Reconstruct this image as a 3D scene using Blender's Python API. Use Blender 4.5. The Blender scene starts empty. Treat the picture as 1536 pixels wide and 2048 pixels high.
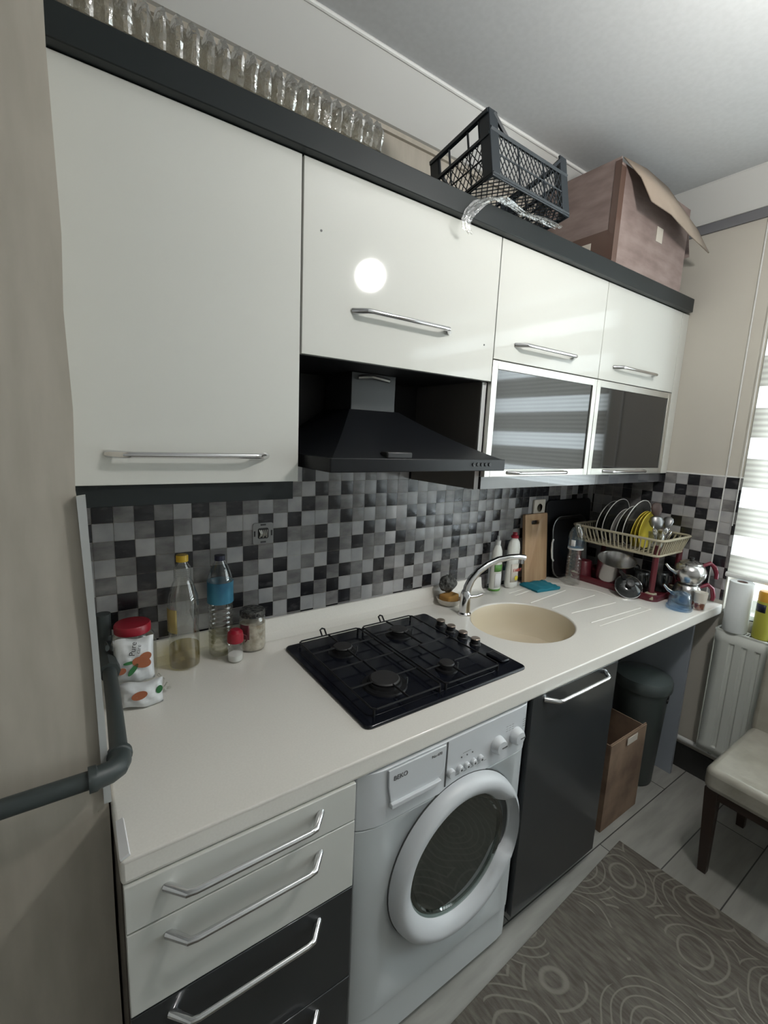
import bpy, bmesh, math, random
from mathutils import Vector, Matrix
random.seed(7)
scene = bpy.context.scene
COL = scene.collection
PI = math.pi
# ------------------------------------------------------------------ camera, world, lights, exposure
cam_d = bpy.data.cameras.new('camera'); cam = bpy.data.objects.new('camera', cam_d); COL.objects.link(cam)
cam_d.sensor_fit = 'VERTICAL'; cam_d.sensor_height = 36.0; cam_d.lens = 36.0 * 921.784 / 2048.0
cam_d.clip_start = .02
RW = ((0.81995714, 0.05857993, -0.5694196), (-0.57072267, 0.1603201, -0.80534036), (0.04411263, 0.98532525, 0.1648885))
CP = (-0.0376, -1.35216, 1.58164)
cam.matrix_world = Matrix([list(RW[i]) + [CP[i]] for i in range(3)] + [[0, 0, 0, 1]])
scene.camera = cam
scene.view_settings.view_transform = 'Standard'; scene.view_settings.look = 'None'
scene.view_settings.gamma = 1.0; scene.view_settings.exposure = 0.40
scene.view_settings.use_curve_mapping = False
LAMP_POS = (1.25, -1.22, 2.34); LAMP_STRENGTH = 152.0; LAMP_R = .065
DAY_POWER = 105.0; SKY = 3.0
w = bpy.data.worlds.new('world'); scene.world = w; w.use_nodes = True
w.node_tree.nodes['Background'].inputs[0].default_value = (.80, .90, 1.0, 1)
w.node_tree.nodes['Background'].inputs[1].default_value = SKY
ld = bpy.data.lights.new('daylight', 'AREA'); ld.shape = 'RECTANGLE'; ld.size = 1.9; ld.size_y = 1.7
ld.energy = DAY_POWER; ld.color = (.86, .93, 1.0)
lo = bpy.data.objects.new('daylight', ld); COL.objects.link(lo); lo.location = (3.25, -1.55, 1.65)
lo.rotation_euler = (0, PI / 2, 0)          # faces -x, through the window

# ------------------------------------------------------------------ materials
def mat(name, col, rough=.5, metal=0., coat=0., spec=.5, emit=None, alpha=None, trans=0.):
    m = bpy.data.materials.new(name); m.use_nodes = True
    b = m.node_tree.nodes['Principled BSDF']
    b.inputs['Base Color'].default_value = (*col, 1); b.inputs['Roughness'].default_value = rough
    b.inputs['Metallic'].default_value = metal; b.inputs['Coat Weight'].default_value = coat
    b.inputs['Coat Roughness'].default_value = .03
    b.inputs['Specular IOR Level'].default_value = spec
    b.inputs['Transmission Weight'].default_value = trans
    if emit: b.inputs['Emission Color'].default_value = (*col, 1); b.inputs['Emission Strength'].default_value = emit
    return m
def nd(m, t): return m.node_tree.nodes.new(t)
def lk(m, a, b): m.node_tree.links.new(a, b)
def coords(m, scale=(1, 1, 1)):
    tc = nd(m, 'ShaderNodeTexCoord'); mp = nd(m, 'ShaderNodeMapping'); mp.inputs['Scale'].default_value = scale
    lk(m, tc.outputs['Object'], mp.inputs[0]); return mp.outputs[0]
def noisy(m, scale, c1, c2, sc3=(1, 1, 1), detail=4, bump=0., lo_=.35, hi_=.65, bdist=.002):
    b = m.node_tree.nodes['Principled BSDF']; v = coords(m, sc3)
    n = nd(m, 'ShaderNodeTexNoise'); n.inputs['Scale'].default_value = scale; n.inputs['Detail'].default_value = detail
    lk(m, v, n.inputs['Vector']); r = nd(m, 'ShaderNodeValToRGB')
    r.color_ramp.elements[0].position = lo_; r.color_ramp.elements[1].position = hi_
    r.color_ramp.elements[0].color = (*c1, 1); r.color_ramp.elements[1].color = (*c2, 1)
    lk(m, n.outputs['Fac'], r.inputs[0]); lk(m, r.outputs[0], b.inputs['Base Color'])
    if bump:
        bp = nd(m, 'ShaderNodeBump'); bp.inputs['Strength'].default_value = bump; bp.inputs['Distance'].default_value = bdist
        lk(m, n.outputs['Fac'], bp.inputs['Height']); lk(m, bp.outputs[0], b.inputs['Normal'])
    return m
def thin(name, tint, gloss=(1, 1, 1), rough=.03, base=.05, ramp=.75, bump=0, bscale=60):
    """thin clear plastic or glass: see-through with a glancing shine"""
    m = bpy.data.materials.new(name); m.use_nodes = True; nt = m.node_tree; nt.nodes.clear()
    o = nd(m, 'ShaderNodeOutputMaterial'); mx = nd(m, 'ShaderNodeMixShader'); t = nd(m, 'ShaderNodeBsdfTransparent')
    g = nd(m, 'ShaderNodeBsdfGlossy'); lw = nd(m, 'ShaderNodeLayerWeight'); mr = nd(m, 'ShaderNodeMapRange')
    lw.inputs[0].default_value = .35
    mr.inputs['To Min'].default_value = base; mr.inputs['To Max'].default_value = ramp
    t.inputs[0].default_value = (*tint, 1); g.inputs[0].default_value = (*gloss, 1); g.inputs['Roughness'].default_value = rough
    lk(m, lw.outputs['Facing'], mr.inputs[0]); lk(m, mr.outputs[0], mx.inputs[0]); lk(m, t.outputs[0], mx.inputs[1])
    lk(m, g.outputs[0], mx.inputs[2]); lk(m, mx.outputs[0], o.inputs[0])
    if bump:
        n = nd(m, 'ShaderNodeTexNoise'); n.inputs['Scale'].default_value = bscale; lk(m, coords(m), n.inputs['Vector'])
        bp = nd(m, 'ShaderNodeBump'); bp.inputs['Strength'].default_value = bump; bp.inputs['Distance'].default_value = .004
        lk(m, n.outputs['Fac'], bp.inputs['Height']); lk(m, bp.outputs[0], g.inputs['Normal']); lk(m, bp.outputs[0], lw.inputs['Normal'])
    return m

M = {}
M['wallpaper'] = noisy(mat('wallpaper', (.43, .39, .33), .75), 9, (.41, .375, .315), (.47, .43, .365), (3, 3, .6), 6, .15)
M['room_white'] = mat('white_room_paint', (.74, .74, .73), .8)
M['wallpaper_top'] = mat('wall_paint', (.52, .49, .43), .7)
M['ceiling'] = noisy(mat('ceiling_paint', (.5, .5, .5), .85), 60, (.53, .54, .545), (.56, .57, .575), bump=.15)
M['cove'] = mat('cove_plaster', (.60, .60, .58), .7)
M['cove_line'] = mat('cove_edge', (.78, .78, .76), .6)
M['trim_grey'] = mat('grey_border', (.16, .16, .17), .6)
M['white_trim'] = mat('white_trim', (.42, .43, .42), .5)
M['white_gloss'] = mat('cream_gloss_front', (.60, .603, .565), .55, coat=.6, spec=.15)
M['white_gloss'].node_tree.nodes['Principled BSDF'].inputs['Coat Roughness'].default_value = .06
M['dark'] = mat('anthracite_laminate', (.016, .020, .021), .4, coat=.0, spec=.3)
M['dark_gloss'] = mat('anthracite_gloss_front', (.026, .029, .032), .28, coat=.45)
M['pelmet_gloss'] = mat('glossy_grey_board', (.06, .062, .068), .22, coat=1, spec=.8)
M['carcass'] = mat('black_carcass', (.012, .012, .013), .5)
M['carcass_white'] = mat('white_carcass', (.55, .56, .55), .45)
M['brown_board'] = mat('brown_chipboard', (.10, .085, .07), .7)
M['alu'] = mat('brushed_aluminium', (.62, .61, .57), .32, metal=.85)
M['chrome'] = mat('chrome', (.72, .72, .73), .12, metal=1)
M['steel'] = mat('polished_steel', (.55, .54, .53), .22, metal=1)
M['dark_steel'] = mat('dull_steel', (.25, .25, .25), .38, metal=1)
M['worktop'] = noisy(mat('cream_worktop', (.76, .735, .68), .28, coat=.25), 220, (.75, .725, .67), (.78, .755, .70))
M['sink'] = mat('beige_composite', (.66, .58, .44), .35)
M['tile_l'] = noisy(mat('light_tile', (.36, .36, .36), .25), 14, (.31, .31, .315), (.41, .40, .40), detail=6)
M['tile_m'] = noisy(mat('grey_marble_tile', (.17, .165, .165), .25), 18, (.12, .115, .118), (.25, .24, .235), (1, 1, 2.2), 8, lo_=.3, hi_=.72)
M['tile_d'] = noisy(mat('dark_marble_tile', (.022, .022, .025), .2), 22, (.016, .016, .019), (.09, .088, .09), (1, 1, 2.2), 8, lo_=.56, hi_=.85)
M['hob'] = mat('black_enamel', (.005, .006, .010), .16, spec=.35)
M['iron'] = mat('cast_iron', (.008, .008, .009), .45, spec=.3)
M['burner'] = mat('burner_cap', (.020, .019, .019), .55)
M['knob_brown'] = mat('bronze_knob', (.34, .27, .22), .3, metal=.8)
M['hood_black'] = mat('hood_black', (.007, .008, .010), .42, spec=.3)
M['hood_steel'] = mat('dark_flue_metal', (.055, .057, .058), .35, metal=.4)
M['black_plastic'] = mat('black_plastic', (.012, .012, .013), .4)
M['washer'] = mat('white_enamel', (.55, .58, .59), .3, coat=.3)
M['washer_plastic'] = mat('white_plastic', (.60, .62, .64), .38)
M['washer_grey'] = mat('grey_print', (.10, .10, .10), .5)
M['panel_brown'] = mat('dark_brown_panel', (.12, .11, .10), .4)
M['print_grey'] = mat('faint_grey_print', (.30, .31, .31), .5)
M['rubber'] = mat('grey_rubber', (.06, .065, .065), .5)
M['drum'] = mat('steel_drum', (.12, .14, .13), .35, metal=.9)
M['porthole'] = thin('porthole_glass', (.55, .62, .59), base=.025, ramp=.45)
M['pipe'] = mat('grey_pipe_paint', (.040, .050, .050), .45)
M['cable'] = mat('white_cable', (.72, .72, .70), .5)
M['glass_dark'] = mat('smoked_glass', (.010, .010, .011), .06, spec=.9)
M['cardboard'] = noisy(mat('cardboard', (.33, .23, .17), .8), 8, (.20, .145, .13), (.28, .215, .195), (1, 1, 3), 6)
M['cardboard_pale'] = noisy(mat('cardboard_inside', (.34, .27, .21), .85), 7, (.31, .25, .20), (.36, .29, .23))
M['cardboard_floor'] = noisy(mat('cardboard_warm', (.3, .18, .10), .85), 7, (.15, .095, .065), (.27, .185, .125))
M['tape'] = mat('brown_tape', (.12, .075, .06), .2)
M['paper'] = mat('white_paper', (.70, .70, .70), .7)
M['crate'] = mat('black_crate_plastic', (.014, .020, .026), .42)
M['clear'] = thin('clear_plastic', (.93, .94, .93), base=.05, ramp=.55)
M['clear_blue'] = thin('clear_blue_plastic', (.60, .76, .90), base=.08, ramp=.5, rough=.08)
M['crinkle'] = thin('crinkled_clear_plastic', (.72, .71, .67), base=.22, ramp=.9, rough=.07, bump=.9, bscale=70)
M['film'] = thin('loose_film', (.90, .90, .88), base=.10, ramp=.8, rough=.1, bump=.8, bscale=90)
M['window_glass'] = thin('window_glass', (.96, .98, .98), base=.04, ramp=.6)
M['oil'] = thin('pale_oil', (.80, .74, .50), base=.03, ramp=.25)
M['water'] = thin('water', (.86, .85, .76), base=.03, ramp=.25)
M['tea'] = thin('orange_tea', (.62, .25, .12), base=.05, ramp=.3)
M['yellow_cap'] = mat('yellow_cap', (.72, .46, .03), .4)
M['yellow'] = mat('yellow_melamine', (.62, .50, .05), .4)
M['navy'] = mat('navy_cap', (.012, .014, .04), .4)
M['blue_label'] = noisy(mat('blue_label', (.03, .18, .30), .4), 12, (.02, .12, .22), (.05, .24, .36))
M['label_yellow'] = mat('yellow_label', (.42, .33, .12), .5)
M['label_white'] = mat('white_label', (.60, .61, .60), .5)
M['red'] = mat('red_lid', (.30, .010, .025), .35)
M['dark_red'] = mat('dark_red_plastic', (.11, .014, .022), .35)
M['maroon_handle'] = mat('maroon_handle', (.16, .012, .028), .3)
M['white_plastic'] = mat('white_bottle', (.66, .66, .62), .35)
M['green'] = mat('green_print', (.10, .28, .05), .4)
M['leaf_green'] = mat('leaf_print', (.03, .16, .05), .5)
M['almond'] = mat('almond_print', (.34, .11, .05), .5)
M['print_black'] = mat('black_print', (.03, .03, .03), .5)
M['fairy_red'] = mat('red_print', (.50, .08, .06), .5)
M['wood'] = noisy(mat('chopping_wood', (.42, .27, .15), .5), 5, (.36, .22, .12), (.46, .31, .18), (6, 6, .8), 5)
M['wood_dark'] = mat('dark_wood', (.045, .022, .016), .5)
M['black_tray'] = mat('black_nonstick', (.008, .009, .011), .35)
M['plate_dark'] = mat('dark_plate', (.02, .022, .022), .15, coat=.5)
M['plate_white'] = mat('white_plate', (.62, .61, .58), .2)
M['rack_beige'] = mat('beige_rack_plastic', (.40, .36, .26), .4)
M['sponge_teal'] = mat('teal_cloth', (.008, .16, .22), .85)
M['sponge_brown'] = mat('brown_sponge', (.38, .20, .05), .9)
M['scourer'] = noisy(mat('steel_wool', (.05, .05, .05), .6, metal=.5), 90, (.02, .02, .02), (.16, .16, .15), bump=1, bdist=.01)
M['ceramic'] = mat('cream_ceramic', (.60, .55, .48), .3)
M['powder'] = mat('white_salt', (.8, .8, .78), .9)
M['food'] = noisy(mat('pale_grain', (.5, .45, .36), .9), 60, (.36, .30, .22), (.58, .53, .44))
M['bag_white'] = mat('white_film_bag', (.66, .68, .69), .35)
M['radiator'] = mat('radiator_enamel', (.60, .62, .58), .35)
M['tissue'] = mat('tissue', (.72, .75, .75), .9)
M['can_yellow'] = mat('yellow_green_can', (.38, .37, .05), .4)
M['can_orange'] = mat('orange_top', (.62, .32, .03), .4)
M['chair_cover'] = noisy(mat('cream_cover', (.32, .30, .25), .3, coat=.4), 12, (.29, .275, .225), (.36, .34, .29), bump=.5, bdist=.01)
M['chair_wood'] = mat('dark_chair_wood', (.035, .02, .014), .4)
M['bin'] = mat('grey_green_plastic', (.075, .092, .09), .4)
M['baseboard'] = mat('dark_baseboard', (.03, .03, .028), .5)
M['panel_grey'] = mat('pale_panel', (.30, .33, .37), .4)
M['pvc'] = mat('white_pvc', (.70, .71, .69), .35)

def floor_mat():
    m = mat('grey_laminate', (.2, .2, .19), .42); b = m.node_tree.nodes['Principled BSDF']
    br = nd(m, 'ShaderNodeTexBrick'); lk(m, coords(m), br.inputs['Vector'])
    br.inputs['Color1'].default_value = (.36, .35, .32, 1); br.inputs['Color2'].default_value = (.46, .45, .415, 1)
    br.inputs['Mortar'].default_value = (.07, .07, .065, 1); br.inputs['Scale'].default_value = 1
    br.inputs['Mortar Size'].default_value = .0022; br.inputs['Brick Width'].default_value = 1.1; br.inputs['Row Height'].default_value = .19
    n = nd(m, 'ShaderNodeTexNoise'); n.inputs['Scale'].default_value = 9; n.inputs['Detail'].default_value = 6
    lk(m, coords(m, (.5, 3, 1)), n.inputs['Vector'])
    mx = nd(m, 'ShaderNodeMixRGB'); mx.blend_type = 'MULTIPLY'; mx.inputs[0].default_value = .55
    lk(m, br.outputs['Color'], mx.inputs[1]); lk(m, n.outputs['Fac'], mx.inputs[2]); lk(m, mx.outputs[0], b.inputs['Base Color'])
    return m
M['floor'] = floor_mat()
def rug_mat():
    """mottled grey-brown rug with pale arcs and streaks woven in"""
    m = mat('woven_rug', (.15, .14, .12), .95); b = m.node_tree.nodes['Principled BSDF']; nt = m.node_tree
    v = coords(m)
    vo = nd(m, 'ShaderNodeTexVoronoi'); vo.inputs['Scale'].default_value = 4.4
    nz = nd(m, 'ShaderNodeTexNoise'); nz.inputs['Scale'].default_value = 2.2; nz.inputs['Detail'].default_value = 2; lk(m, v, nz.inputs['Vector'])
    va = nd(m, 'ShaderNodeVectorMath'); va.operation = 'MULTIPLY_ADD'; va.inputs[1].default_value = (.17, .17, 0); lk(m, nz.outputs['Color'], va.inputs[0]); lk(m, v, va.inputs[2])
    lk(m, va.outputs[0], vo.inputs['Vector'])
    sc = nd(m, 'ShaderNodeMath'); sc.operation = 'MULTIPLY'; sc.inputs[1].default_value = 58
    lk(m, vo.outputs['Distance'], sc.inputs[0])
    sn = nd(m, 'ShaderNodeMath'); sn.operation = 'SINE'; lk(m, sc.outputs[0], sn.inputs[0])
    r1 = nd(m, 'ShaderNodeValToRGB'); r1.color_ramp.elements[0].position = .72; r1.color_ramp.elements[1].position = .98
    lk(m, sn.outputs[0], r1.inputs[0])
    # only some cells carry rings
    sepc = nd(m, 'ShaderNodeSeparateColor'); lk(m, vo.outputs['Color'], sepc.inputs[0])
    gt = nd(m, 'ShaderNodeMath'); gt.operation = 'GREATER_THAN'; gt.inputs[1].default_value = .22; lk(m, sepc.outputs[0], gt.inputs[0])
    mu = nd(m, 'ShaderNodeMath'); mu.operation = 'MULTIPLY'; lk(m, r1.outputs[0], mu.inputs[0]); lk(m, gt.outputs[0], mu.inputs[1])
    st = nd(m, 'ShaderNodeTexNoise'); st.inputs['Scale'].default_value = 14; st.inputs['Detail'].default_value = 5; lk(m, coords(m, (6, 1.2, 1)), st.inputs['Vector'])
    r2 = nd(m, 'ShaderNodeValToRGB'); r2.color_ramp.elements[0].position = .35; r2.color_ramp.elements[1].position = .68
    r2.color_ramp.elements[0].color = (.088, .077, .064, 1); r2.color_ramp.elements[1].color = (.16, .146, .122, 1)
    lk(m, st.outputs['Fac'], r2.inputs[0])
    mx = nd(m, 'ShaderNodeMixRGB'); mx.inputs[2].default_value = (.25, .232, .20, 1)
    ml = nd(m, 'ShaderNodeMath'); ml.operation = 'MULTIPLY'; ml.inputs[1].default_value = .7; lk(m, mu.outputs[0], ml.inputs[0])
    lk(m, ml.outputs[0], mx.inputs[0]); lk(m, r2.outputs[0], mx.inputs[1]); lk(m, mx.outputs[0], b.inputs['Base Color'])
    f = nd(m, 'ShaderNodeTexNoise'); f.inputs['Scale'].default_value = 300; lk(m, v, f.inputs['Vector'])
    bp = nd(m, 'ShaderNodeBump'); bp.inputs['Strength'].default_value = .6; bp.inputs['Distance'].default_value = .004
    lk(m, f.outputs['Fac'], bp.inputs['Height']); lk(m, bp.outputs[0], b.inputs['Normal'])
    return m
M['rug'] = rug_mat()
def blind_mat(name, col, tw):
    m = bpy.data.materials.new(name); m.use_nodes = True; m.node_tree.nodes.clear()
    o = nd(m, 'ShaderNodeOutputMaterial'); d = nd(m, 'ShaderNodeBsdfDiffuse'); t = nd(m, 'ShaderNodeBsdfTranslucent'); mx = nd(m, 'ShaderNodeMixShader')
    wv = nd(m, 'ShaderNodeTexWave'); wv.bands_direction = 'Z'; wv.inputs['Scale'].default_value = 13; lk(m, coords(m), wv.inputs['Vector'])
    r = nd(m, 'ShaderNodeValToRGB'); r.color_ramp.elements[0].color = (*[c * .72 for c in col], 1); r.color_ramp.elements[1].color = (*col, 1)
    lk(m, wv.outputs['Fac'], r.inputs[0]); lk(m, r.outputs[0], d.inputs[0]); lk(m, r.outputs[0], t.inputs[0])
    mx.inputs[0].default_value = tw; lk(m, d.outputs[0], mx.inputs[1]); lk(m, t.outputs[0], mx.inputs[2]); lk(m, mx.outputs[0], o.inputs[0])
    return m
M['blind_sheer'] = blind_mat('sheer_band', (.92, .92, .88), .85)
M['blind_dense'] = blind_mat('dense_band', (.42, .40, .35), .55)

# ------------------------------------------------------------------ mesh helpers
class MB:
    def __init__(s): s.v = []; s.f = []; s.mi = []
    def add(s, vs, fs, mi=0):
        o = len(s.v); s.v += [tuple(v) for v in vs]; s.f += [tuple(o + i for i in f) for f in fs]; s.mi += [mi] * len(fs); return s
    def box(s, x0, x1, y0, y1, z0, z1, mi=0):
        return s.add([(x, y, z) for z in (z0, z1) for y in (y0, y1) for x in (x0, x1)],
                     [(0, 2, 3, 1), (4, 5, 7, 6), (0, 1, 5, 4), (2, 6, 7, 3), (0, 4, 6, 2), (1, 3, 7, 5)], mi)
    def tube(s, pts, r, n=12, caps=True, closed=False, mi=0, flat=1.0):
        P = [Vector(p) for p in pts]; k = len(P); R = r if isinstance(r, (list, tuple)) else [r] * k
        T = []
        for i in range(k):
            if closed: t = P[(i + 1) % k] - P[i - 1]
            else: t = (P[min(i + 1, k - 1)] - P[max(i - 1, 0)])
            T.append(t.normalized())
        up = Vector((0, 0, 1)) if abs(T[0].z) < .9 else Vector((1, 0, 0))
        u = T[0].cross(up).normalized(); vs = []
        for i in range(k):
            u = (u - T[i] * u.dot(T[i])).normalized(); v = T[i].cross(u)
            for j in range(n):
                a = 2 * PI * j / n; vs.append(P[i] + (u * math.cos(a) + v * math.sin(a) * flat) * R[i])
        fs = []; m = k if closed else k - 1
        for i in range(m):
            for j in range(n):
                a = i * n + j; b = i * n + (j + 1) % n; c = ((i + 1) % k) * n + (j + 1) % n; d = ((i + 1) % k) * n + j
                fs.append((a, b, c, d))
        if caps and not closed: fs.append(tuple(reversed(range(n)))); fs.append(tuple(range((k - 1) * n, k * n)))
        return s.add(vs, fs, mi)
    def cyl(s, p0, p1, r0, r1=None, n=24, mi=0): return s.tube([p0, p1], [r0, r0 if r1 is None else r1], n, mi=mi)
    def lathe(s, prof, n=36, c=(0, 0, 0), mtx=None, mi=0, sx=1., sy=1.):
        vs = []; fs = []
        for r, z in prof:
            for j in range(n):
                a = 2 * PI * j / n; p = Vector((r * math.cos(a) * sx, r * math.sin(a) * sy, z))
                if mtx: p = mtx @ p
                vs.append(p + Vector(c))
        for i in range(len(prof) - 1):
            for j in range(n):
                fs.append((i * n + j, i * n + (j + 1) % n, (i + 1) * n + (j + 1) % n, (i + 1) * n + j))
        if prof[0][0] > 1e-6: fs.append(tuple(reversed(range(n))))
        if prof[-1][0] > 1e-6: fs.append(tuple(range((len(prof) - 1) * n, len(prof) * n)))
        return s.add(vs, fs, mi)
    def prism(s, poly, a0, a1, axis='z', mi=0):
        n = len(poly)
        def P(u, v, w): return (u, v, w) if axis == 'z' else ((u, w, v) if axis == 'y' else (w, u, v))
        return s.add([P(u, v, a0) for u, v in poly] + [P(u, v, a1) for u, v in poly],
                     [tuple(reversed(range(n))), tuple(range(n, 2 * n))] + [(i, (i + 1) % n, n + (i + 1) % n, n + i) for i in range(n)], mi)
    def sheet(s, rows, mi=0):
        h = len(rows); wd = len(rows[0])
        return s.add([p for r in rows for p in r], [(i * wd + j, i * wd + j + 1, (i + 1) * wd + j + 1, (i + 1) * wd + j) for i in range(h - 1) for j in range(wd - 1)], mi)
    def mesh(s, name, mats, ang=32, weld=False):
        me = bpy.data.meshes.new(name); me.from_pydata(s.v, [], s.f)
        for m in (mats if isinstance(mats, (list, tuple)) else [mats]): me.materials.append(m)
        for p, i in zip(me.polygons, s.mi): p.material_index = i
        bm = bmesh.new(); bm.from_mesh(me)
        if weld: bmesh.ops.remove_doubles(bm, verts=bm.verts, dist=1e-5)
        bmesh.ops.recalc_face_normals(bm, faces=bm.faces); bm.to_mesh(me); bm.free()
        me.polygons.foreach_set('use_smooth', [True] * len(me.polygons)); me.set_sharp_from_angle(angle=math.radians(ang))
        return me
    def build(s, name, mats, parent=None, loc=(0, 0, 0), rot=(0, 0, 0), bevel=0, segs=2, weld=False, ang=32, solid=0, sub=0):
        o = bpy.data.objects.new(name, s.mesh(name, mats, ang, weld)); COL.objects.link(o)
        o.location = loc; o.rotation_euler = rot
        if parent is not None: o.parent = parent
        if solid: q = o.modifiers.new('solid', 'SOLIDIFY'); q.thickness = solid; q.offset = 0
        if bevel: q = o.modifiers.new('bevel', 'BEVEL'); q.width = bevel; q.segments = segs; q.limit_method = 'ANGLE'; q.angle_limit = math.radians(40)
        if sub: q = o.modifiers.new('sub', 'SUBSURF'); q.levels = sub; q.render_levels = sub
        return o
def tag(o, label, cat, group=None):
    o['label'] = label; o['category'] = cat
    if group: o['group'] = group
    return o
def thing(name, label, cat, loc=(0, 0, 0), rot=(0, 0, 0), group=None):
    o = bpy.data.objects.new(name, None); COL.objects.link(o); o.empty_display_size = .05
    o.location = loc; o.rotation_euler = rot; return tag(o, label, cat, group)
def struct(o): o['kind'] = 'structure'; return o
def rrect(x0, x1, y0, y1, r, n=6):
    out = []
    for cx, cy, a0 in ((x1 - r, y1 - r, 0), (x0 + r, y1 - r, 90), (x0 + r, y0 + r, 180), (x1 - r, y0 + r, 270)):
        for i in range(n + 1):
            a = math.radians(a0 + 90 * i / n); out.append((cx + r * math.cos(a), cy + r * math.sin(a)))
    return out
def text_mesh(name, body, size, m, parent, loc, rot, extrude=.0004, align='LEFT'):
    c = bpy.data.curves.new('t', 'FONT'); c.body = body; c.size = size; c.extrude = extrude; c.align_x = align
    t = bpy.data.objects.new('t', c); COL.objects.link(t)
    me = bpy.data.meshes.new_from_object(t.evaluated_get(bpy.context.evaluated_depsgraph_get()))
    bpy.data.objects.remove(t); bpy.data.curves.remove(c)
    me.materials.clear(); me.materials.append(m); me.name = name
    o = bpy.data.objects.new(name, me); COL.objects.link(o); o.location = loc; o.rotation_euler = rot; o.parent = parent
    return o
def cut(o, cutter):
    q = o.modifiers.new('b', 'BOOLEAN'); q.object = cutter; q.operation = 'DIFFERENCE'; q.solver = 'EXACT'
    dg = bpy.context.evaluated_depsgraph_get(); me = bpy.data.meshes.new_from_object(o.evaluated_get(dg))
    o.modifiers.clear(); o.data = me
    bpy.data.objects.remove(cutter)
def bow_handle(parent, x0, x1, z, y, out=.034, r=.0062, name='handle', slant=.034):
    """flattened bow handle with slanted ends, along x"""
    pts = [(x0, y + .002, z), (x0 + slant * .85, y - out * .93, z), (x0 + slant * 1.25, y - out, z), (x1 - slant * 1.25, y - out, z), (x1 - slant * .85, y - out * .93, z), (x1, y + .002, z)]
    return MB().tube(pts, [r * 1.35, r * 1.15, r, r, r * 1.15, r * 1.35], 12, flat=1.0).build(name, M['chrome'], parent)

# ------------------------------------------------------------------ room numbers
XR, YB = 2.438, .10
HT, TH = .8805, .046          # worktop top and thickness
YF = -.60                     # worktop front
ZC = 2.72                     # ceiling
XL, YN = -1.7, -3.1           # room limits outside the view
# ------------------------------------------------------------------ floor, ceiling, walls
struct(MB().box(XL, XR + .2, YN, YB + .15, -.05, 0).build('floor', M['floor']))
struct(MB().box(XL, XR + .2, YN, YB + .15, ZC, ZC + .05).build('ceiling', M['ceiling']))
LS = .0514; LZ = .0515; TX = .0211; TZ = 1.3597; YA = -.2724; ZR = 1.4618
# tile pattern read off the photograph: rows -1..7, columns from -1
PAT = {0: 'MDMDMLDMDMLMLDMDMLDMDMLMLDMDMLDMD',
       1: 'DLLMDMLMLLDLDLLMDMLMLLDLDLLMDMLML',
       2: 'MMDLMLDLDMMDMMDLMLDLDMLDMMDLMLDLD',
       3: 'LLMDMDMMLDMLLLMDMDMMLDMLLLMDMDMML',
       4: 'LMLDLLMDDMLDLMLDLLMLDMLDLMLDLLMLD',
       5: 'MLDMDMLLMLDLMLDMDMLDMLDLMLDMDMLDM',
       6: 'LDMDMLMDDMLMLDMDLLDMDMLMLDMDLLDML',
       7: 'DLMMDLLMLMDLDLLMDMLMLLDLDLMMLDMLM',
       -1: 'LMDLMLDMLDMLMLDMDMLDMMDMMDLMDMLDM'}
PAT[0] = 'M' + 'DMDMLDMDMLMLDMDMLDMDMLMLDMDMLDMD'[:32]
rows_fix = {0: {7: 'D', 8: 'M', 9: 'L', 10: 'M', 11: 'L', 12: 'D', 13: 'M', 14: 'D', 15: 'M', 16: 'M', 17: 'D', 18: 'M', 19: 'D', 20: 'M', 21: 'L', 22: 'M', 23: 'L', 24: 'D', 25: 'M', 26: 'D', 27: 'M', 28: 'L', 29: 'D', 30: 'M', 31: 'D'},
            1: dict(zip(range(7, 32), 'LLDLDLLMDMLMLLDLDLLMDMLML')), 2: dict(zip(range(7, 32), 'DMMDMMDLMLDLDMLDMMDLMLDLD')),
            3: dict(zip(range(7, 32), 'LDMLLLMDMDMMLDMLLLMDMDMML')), 4: dict(zip(range(7, 32), 'DMLDLMLDLLMLDMLDLMLDLLMLD')),
            5: dict(zip(range(7, 31), 'MLDLMLDMDMLDMLDLMLDMDMLD')), 6: dict(zip(range(7, 31), 'DMLMLDMDLLDMDMLMLDMDLLDM')),
            7: dict(zip(range(7, 29), 'MLDLDLLMDMLMLLDLDLMDML')), -1: dict(zip(range(11, 24), 'MLDMDMLDMMDLM'))}
rnd = random.Random(3)
def tile_class(r, c):
    if r in rows_fix and c in rows_fix[r]: return rows_fix[r][c]
    if r in PAT and 0 <= c + 1 < 10: return PAT[r][c + 1]
    return rnd.choice('LMDLMDLM')
RPAT = {0: 'MLDMLDML', 1: 'LDMLDLDM', 2: 'MMDMLMDL', 3: 'DLLDLLML', 4: 'LDMLDLDL', 5: 'MLDMLMLD', 6: 'DDMLDLML', 7: 'LMLDLDML', 8: 'MDLMDLDM', 9: 'LDMLDMLD', 10: 'DMLDMLDM'}
def tiled(name, cells, place):
    """each tile a shallow facetted pillow, grouped by tone"""
    mb = MB()
    for (u0, u1, v0, v1, k) in cells:
        mi = 'LMD'.index(k); g = .0005; h = .0016; q = .34
        U0, U1, V0, V1 = u0 + g, u1 - g, v0 + g, v1 - g
        um, vm = (U0 + U1) / 2, (V0 + V1) / 2; du, dv = (U1 - U0) / 2, (V1 - V0) / 2
        out = [place(U0, V0, 0), place(U1, V0, 0), place(U1, V1, 0), place(U0, V1, 0)]
        inn = [place(um - du * q, vm - dv * q, h), place(um + du * q, vm - dv * q, h), place(um + du * q, vm + dv * q, h), place(um - du * q, vm + dv * q, h)]
        mb.add(out + inn, [(0, 1, 5, 4), (1, 2, 6, 5), (2, 3, 7, 6), (3, 0, 4, 7), (4, 5, 6, 7)], mi)
    return mb.build(name, [M['tile_l'], M['tile_m'], M['tile_d']], ang=60)
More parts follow.
